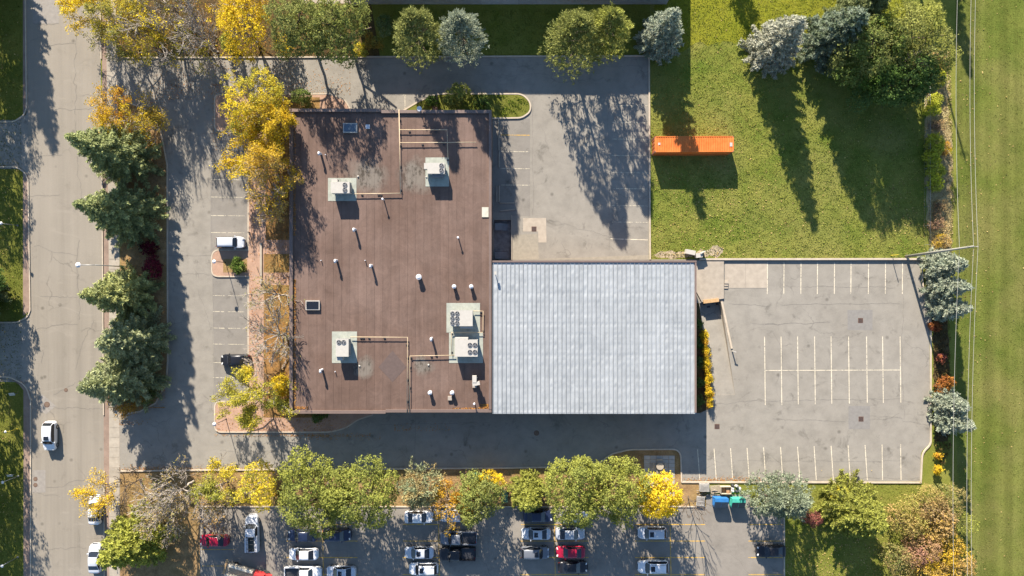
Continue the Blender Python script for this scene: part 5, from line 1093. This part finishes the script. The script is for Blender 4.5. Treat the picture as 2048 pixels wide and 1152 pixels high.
for (lb, x, y, R, hh, ca, cb) in (('tan bush nearest the east lot corner in the thicket', 1824, 990, 3.4, 4.4, TAN, YG), ('yellow olive bush on the left side of the thicket', 1792, 1032, 3.2, 4.2, TAN, YG), ('rusty bush in the middle of the thicket', 1845, 1040, 3.6, 4.5, TAN, GOLD), ('tan and olive bush at the right of the thicket', 1876, 992, 3.3, 4.2, TAN, OLV), ('pale tan bush just inside the thicket behind the tan one', 1852, 1010, 3.0, 4.6, TAN, (.4, .28, .15)),
      ('pinkish brown bush low in the thicket', 1822, 1085, 3.5, 4.5, TAN, (.32, .17, .12)), ('lime bush at the right edge of the thicket', 1896, 1040, 2.8, 4, YG, OLV), ('brown gold bush at the lower right of the thicket', 1880, 1092, 3.6, 4.5, TAN, GOLD), ('dark olive bush at the bottom of the thicket', 1788, 1110, 3.3, 4.2, OLV, TAN), ('golden olive bush cut by the lower edge of the thicket', 1835, 1136, 3.4, 4.2, TAN, GOLD), ('tan bush in the lower right corner of the thicket', 1885, 1140, 3.3, 4.2, TAN, GOLD)):
    shrub(lb, x, y, R, hh, ca, cb, .8, 'thicket bushes', 'bush', 'bush', .4, .2)
shrub('small golden bush right of the lower lot corner', 1868, 936, .9, 1.6, GOLD, YEL)
# east bed
for (lb, x, y, hh, R) in (('blue spruce at the upper right lot corner, topmost of three', 1864, 531, 8.2, 2.5), ('blue spruce, middle of three at the upper right lot corner', 1866, 574, 8.8, 2.35), ('blue spruce, lowest of three at the upper right lot corner', 1872, 614, 8.2, 2.35), ('blue spruce below the orange red bush on the right kerb', 1880, 801, 7, 2.35), ('blue spruce nearest the lower right lot corner', 1884, 836, 7.2, 2.45)):
    spruce(lb, x, y, hh, R, SPB, SPW, 'blue spruces', mixv=.65)
shrub('orange red bush on the right kerb', 1878, 766, 1.8, 2.0, RUST, ORG, 1.1); shrub('small dusky red shrub between kerb and field', 1876, 716, .8, 1.2, (.3, .09, .08), RUST, .7); shrub('tiny orange bush below the lower blue spruce', 1872, 910, .7, 1.0, ORG, GOLD); shrub('rusty low bush right under the third blue spruce', 1866, 655, 1.1, 1.0, RUST, (.2, .06, .03))
# north-east group
spruce('whitish blue spruce standing alone in the meadow', 1532, 106, 13.5, 4.3, (.38, .385, .29), (.47, .46, .36), 'blue spruces', mixv=.6); spruce('dark blue spruce at the left of the upper right grove', 1640, 94, 14, 4.6, (.15, .19, .11), SPB, 'blue spruces', mixv=.45)
spruce('blue green spruce at the back of the upper right grove', 1694, 40, 13, 4.2, SPD, SPG, 'blue spruces', mixv=.5); broad('olive tree in the middle of the upper right grove', 1688, 126, 12, 5.7, OLV, GRN, .95, mixv=.3); broad('olive yellow tree at the right of the upper right grove', 1770, 118, 13, 5.8, OLV, YG, .8, mixv=.35)
broad('dark green tree at the lower side of the upper right grove', 1742, 176, 10, 6.0, DKG, GRN, 1.1, mixv=.4, z0=.1); broad('dark green tree closest to the fence in the grove', 1792, 178, 9, 4.6, DKG, OLV, .9, mixv=.4, z0=.1); sparse('grey leafless tree inside the upper right grove', 1780, 152, 10.5, 3.4, OLV, TAN, 200, 'bare trees', depth=7)
for k, (lb, x, y, R, hh, ca, cb) in enumerate((('yellow green bush, topmost in the scrub strip by the fence', 1868, 164, 1.1, 1.7, YG, YEL), ('yellow green bush, second from the top in the scrub strip', 1862, 203, 1.0, 1.7, YG, YEL), ('yellow green bush, third from the top in the scrub strip', 1861, 220, 1.1, 1.6, YG, YEL), ('yellow green bush, fourth from the top in the scrub strip', 1860, 288, 1.3, 1.8, YG, YEL), ('green bush, fifth from the top in the scrub strip', 1861, 317, 1.3, 1.8, YG, LIN), ('green bush, sixth from the top in the scrub strip', 1863, 340, 1.3, 1.7, LIN, YG), ('yellow green bush, lowest in the scrub strip', 1862, 365, 1.1, 1.5, YG, YEL))):
    shrub(lb, x, y, R * 1.35, hh * 1.1, ca, (.48, .49, .05), 1.5, 'scrub bushes', mixv=.6)
for (lb, x, y, R, ca, cb) in (('orange brown weed bush in the upper scrub strip', 1880, 140, .9, ORG, TAN), ('brown weed clump at the head of the scrub strip', 1866, 120, 1.3, TAN, RUST), ('grey brown weed clump between the scrub bushes', 1870, 252, 1.4, (.2, .14, .12), TAN), ('rust coloured weed clump in the middle scrub strip', 1884, 300, 1.2, GOLD, RUST), ('dark brown weed clump low in the scrub strip', 1872, 415, 1.5, (.18, .12, .08), TAN), ('reddish brown weed clump near the foot of the scrub strip', 1868, 450, 1.5, (.25, .15, .11), TAN), ('straw coloured weed clump at the foot of the scrub strip', 1880, 482, 1.5, TAN, GOLD)):
    shrub(lb, x, y, R, 1.2, ca, cb, .8, 'weed clumps', 'weed_clump', 'weeds', .4, .16)
# yellow hedge and dark hedge east of the wing
hrnd = random.Random(8); nums = 'first second third fourth fifth sixth seventh eighth ninth tenth eleventh twelfth thirteenth fourteenth fifteenth sixteenth'.split()
for k in range(16):
    shrub('yellow orange hedge plant along the ramp edge, %s from the top' % nums[k], 1407 + k * .75 + hrnd.uniform(-1.5, 1.5), 664 + k * 9.6 + hrnd.uniform(-2, 2), hrnd.uniform(.5, .85), hrnd.uniform(.9, 1.5), YEL, ORG if k % 3 == 2 or k > 12 else GOLD, 2.0, 'yellow hedge plants', 'hedge_plant', 'hedge', .5, .15)
for k, nm in enumerate(('topmost', 'second', 'third', 'fourth', 'lowest')): shrub('dark green hedge against the wing wall, %s piece of five' % nm, 1393 + k, 648 + k * 38, 1.0, 1.0, DKG, GRN, 1.3, 'dark hedge', 'hedge_plant', 'hedge', .5, .16)
# trees left of and above the view whose shadows fall into it
spruce('tall spruce off the upper left corner shading the street', 6, -74, 14.5, 4.8, SPD, SPG, 'west lawn trees')
for (lb, x, y, hh, R) in (('leafy tree off the upper left corner shading the west lawn', -22, -20, 10, 4.6), ('leafy tree on the left edge shading the upper west lawn', -28, 70, 10, 4.6), ('leafy tree on the left edge above the upper driveway', -26, 165, 9, 4.2), ('leafy tree at the left edge below the upper driveway', -24, 300, 8.5, 3.8), ('leafy tree off the left edge shading the lower driveway', -12, 640, 9, 4.0), ('leafy tree off the left edge shading the lower west lawn', -28, 812, 10, 4.6), ('leafy tree off the left edge near the lower left corner', -24, 920, 10, 4.6), ('leafy tree off the left edge at the lower left corner', -24, 1020, 9.5, 4.6)):
    broad(lb, x, y, hh, R, DKG, OLV, .7, group='west lawn trees')
broad('dark green tree reaching in from the left edge above the lower driveway', 6, 572, 6, 3.3, DKG, GRN, 1.0, group='west lawn trees', mixv=.4); spruce('spruce off the left edge shading the lower driveway', -15, 590, 12, 3.6, SPD, SPG, 'west lawn trees')
broad('round tree above the upper edge shading the meadow corner', 1462, -75, 5.5, 2.0, OLV, DKG, 1.2, group='off view trees'); spruce('tall spruce above the upper edge shading the field', 1840, -215, 14, 3.6, SPD, SPG, 'off view trees')

# ground cover that nobody could count: grass tufts, scrub, fallen leaves
def inpoly(P, poly):
    x, y = P[:, 0], P[:, 1]; c = np.zeros(len(P), bool); n = len(poly)
    for i in range(n):
        x1, y1 = poly[i]; x2, y2 = poly[i - 1]; m = ((y1 > y) != (y2 > y)) & (x < (x2 - x1) * (y - y1) / ((y2 - y1) if y2 != y1 else 1e-9) + x1); c ^= m
    return c
def tufts(name, label, cat, poly, n, h, w, ca, cb, mixs=.12):
    rs = np.random.RandomState(nseed()); pl = [W(*p).xy for p in poly]; xs = [p.x for p in pl]; ys = [p.y for p in pl]
    P = np.stack([rs.uniform(min(xs), max(xs), n), rs.uniform(min(ys), max(ys), n)], 1); P = P[inpoly(P, [(p.x, p.y) for p in pl])]; m = len(P)
    cl = .5 + .5 * np.sin(P[:, 0] * 2.1 + 2 * np.sin(P[:, 1] * 1.1)) * np.sin(P[:, 1] * 3.3 + 1.7 * np.sin(P[:, 0] * .7)); hh = h * (.35 + .9 * cl * rs.uniform(.3, 1.2, m)); a_ = rs.uniform(0, 6.28, m)
    lean = rs.normal(0, .5, (m, 2)) * hh[:, None]; C = np.stack([P[:, 0] + lean[:, 0] * .5, P[:, 1] + lean[:, 1] * .5, hh * .5], 1); U = np.stack([lean[:, 0] * .5, lean[:, 1] * .5, hh * .5], 1); V = np.stack([np.cos(a_), np.sin(a_), 0 * a_], 1) * (w * rs.uniform(.5, 1.2, m))[:, None] * .5
    hue = .5 + .5 * np.sin(P[:, 0] * .35 + np.sin(P[:, 1] * .2) * 2) * np.sin(P[:, 1] * .41 + 1) + rs.normal(0, .2, m)
    o = link(name, quads_mesh(name, C, U, V, hue, rs.uniform(0, 1, m)), leafmat(ca, cb, .3)); tag(o, label, cat, None, 'stuff'); return o
for (x, y, rx, ry) in ((1345, 510, 42, 7), (1432, 503, 13, 12), (1405, 508, 14, 9)):
    mb = MB(); mb.sheet([Wp(ragged([(x + rx * math.cos(a_), y + ry * math.sin(a_)) for a_ in np.linspace(0, 6.0, 14)], 3, 9, x))], .0085); o = mb.build('bare_soil', simple('dry_soil', (.33, .26, .17), .95, var=.3, scale=3)); o['kind'] = 'structure'
tufts('meadow_grass', 'tufted olive grass of the meadow round the container', 'grass', [(1302, -40), (1848, -40), (1848, 516), (1302, 516)], 95000, .12, .15, (.17, .215, .035), (.33, .31, .085))
tufts('field_grass', 'short mown grass of the field right of the wires', 'grass', [(1912, -20), (2070, -20), (2070, 1180), (1914, 1180)], 30000, .06, .15, (.115, .145, .025), (.2, .185, .05))
tufts('lawn_grass', 'green lawn below the east lot', 'grass', [(1572, 968), (1905, 968), (1912, 1170), (1572, 1170)], 14000, .1, .15, (.16, .185, .03), (.26, .24, .05))
tufts('lawn_grass', 'mown lawn left of the street', 'grass', [(-20, -20), (44, -20), (44, 1170), (-20, 1170)], 9000, .12, .18, (.115, .135, .025), (.19, .185, .04))
tufts('lawn_grass', 'shaded lawn below the neighbouring building', 'grass', [(770, 20), (1300, 20), (1296, 110), (770, 110)], 9000, .12, .18, (.1, .13, .02), (.16, .16, .03))
tufts('bed_grass', 'dry brown grass of the strip above the south lot', 'grass', [(242, 940), (1200, 938), (1235, 905), (1285, 905), (1285, 1010), (242, 1010)], 16000, .1, .16, (.32, .2, .09), (.42, .28, .12))
tufts('island_grass', 'bright green grass on the kerbed island', 'grass', [(990, 192), (1042, 192), (1057, 206), (1057, 222), (1040, 232), (990, 232)], 1500, .26, .16, (.12, .2, .02), (.2, .24, .03))
tufts('scrub', 'dry brown scrub along the chain link fence', 'scrub', [(1852, 100), (1900, 100), (1908, 400), (1904, 512), (1858, 512)], 12000, .15, .15, (.45, .34, .18), (.55, .46, .24))
tufts('bed_scrub', 'dark weeds of the bed along the right kerb', 'scrub', [(1866, 640), (1898, 640), (1902, 900), (1880, 940), (1868, 890)], 1600, .35, .25, (.1, .09, .03), (.2, .11, .05))
def litter(name, label, regions, z, mat=None, size=.13):
    rs = np.random.RandomState(nseed()); Cs = []
    for (x0, y0, x1, y1, n) in regions:      # drifts: clumped along the strip, thinning out across it
        a_, b_ = W(x0, y0, z if z > 1 else 0), W(x1, y1, z if z > 1 else 0); cx, cy = abs(b_.x - a_.x), abs(b_.y - a_.y); m = max(3, int(max(cx, cy) / 2.2)); k = rs.randint(0, m, n); wide = cx > cy
        cu_ = rs.uniform(0, 1, m); ku = np.clip(cu_[k] + rs.normal(0, .7 / m + .03, n), 0, 1); kv = np.clip(np.abs(rs.normal(0, .42, n)), 0, 1.15); kv = kv if (n < 1200 and z < 1) else rs.uniform(0, 1, n)
        ku = np.where(rs.uniform(0, 1, n) < .3, rs.uniform(0, 1, n), ku); fx, fy = (ku, kv) if wide else (kv, ku)
        Cs.append(np.stack([a_.x + (b_.x - a_.x) * fx, b_.y + (a_.y - b_.y) * fy, z + rs.uniform(.0, .03, n)], 1))
    C = np.concatenate(Cs); nr = unit(rs.normal(size=C.shape) * .35 + [0, 0, 1]); u, v = frames(rs, nr); s = size * rs.uniform(.5, 1.2, (len(C), 1))
    o = link(name, quads_mesh(name, C, u * s * .6, v * s * .4, rs.uniform(0, 1, len(C)), rs.uniform(0, 1, len(C))), mat or M_LITTER); tag(o, label, 'leaves', None, 'stuff')
litter('fallen_leaves', 'orange leaves scattered over the kerbs and drives', [(430, 866, 740, 873, 500), (240, 930, 560, 941, 900), (1364, 952, 1520, 962, 500), (535, 120, 700, 190, 700), (300, 118, 470, 200, 800), (560, 190, 660, 216, 500), (790, 845, 900, 862, 160), (424, 170, 450, 300, 250), (300, 205, 334, 330, 200), (600, 865, 760, 880, 150), (240, 835, 300, 850, 100)], .022)
litter('fallen_leaves', 'orange leaves covering the front bed and brick walk', [(500, 200, 530, 800, 900), (530, 200, 600, 830, 5000), (500, 806, 700, 862, 700), (432, 806, 498, 862, 90)], .15)
litter('fallen_leaves', 'brown leaves on the strip beside the street', [(243, 215, 332, 815, 3500), (234, 0, 700, 108, 3000)], .12)
litter('meadow_leaves', 'pale dry leaves scattered over the meadow and field', [(1302, 90, 1848, 516, 900), (1575, 968, 1780, 1150, 500), (1915, 0, 2048, 1152, 350), (0, 0, 44, 1152, 260)], .06, leafmat((.4, .3, .12), (.3, .2, .08), .1), .2)
litter('roof_leaves', 'orange leaves drifted along the edges of the brown roof', [(586, 240, 592, 470, 420), (586, 560, 592, 815, 900), (590, 813, 615, 818, 120), (960, 808, 977, 817, 190), (905, 815, 960, 818, 120)], 5.03)
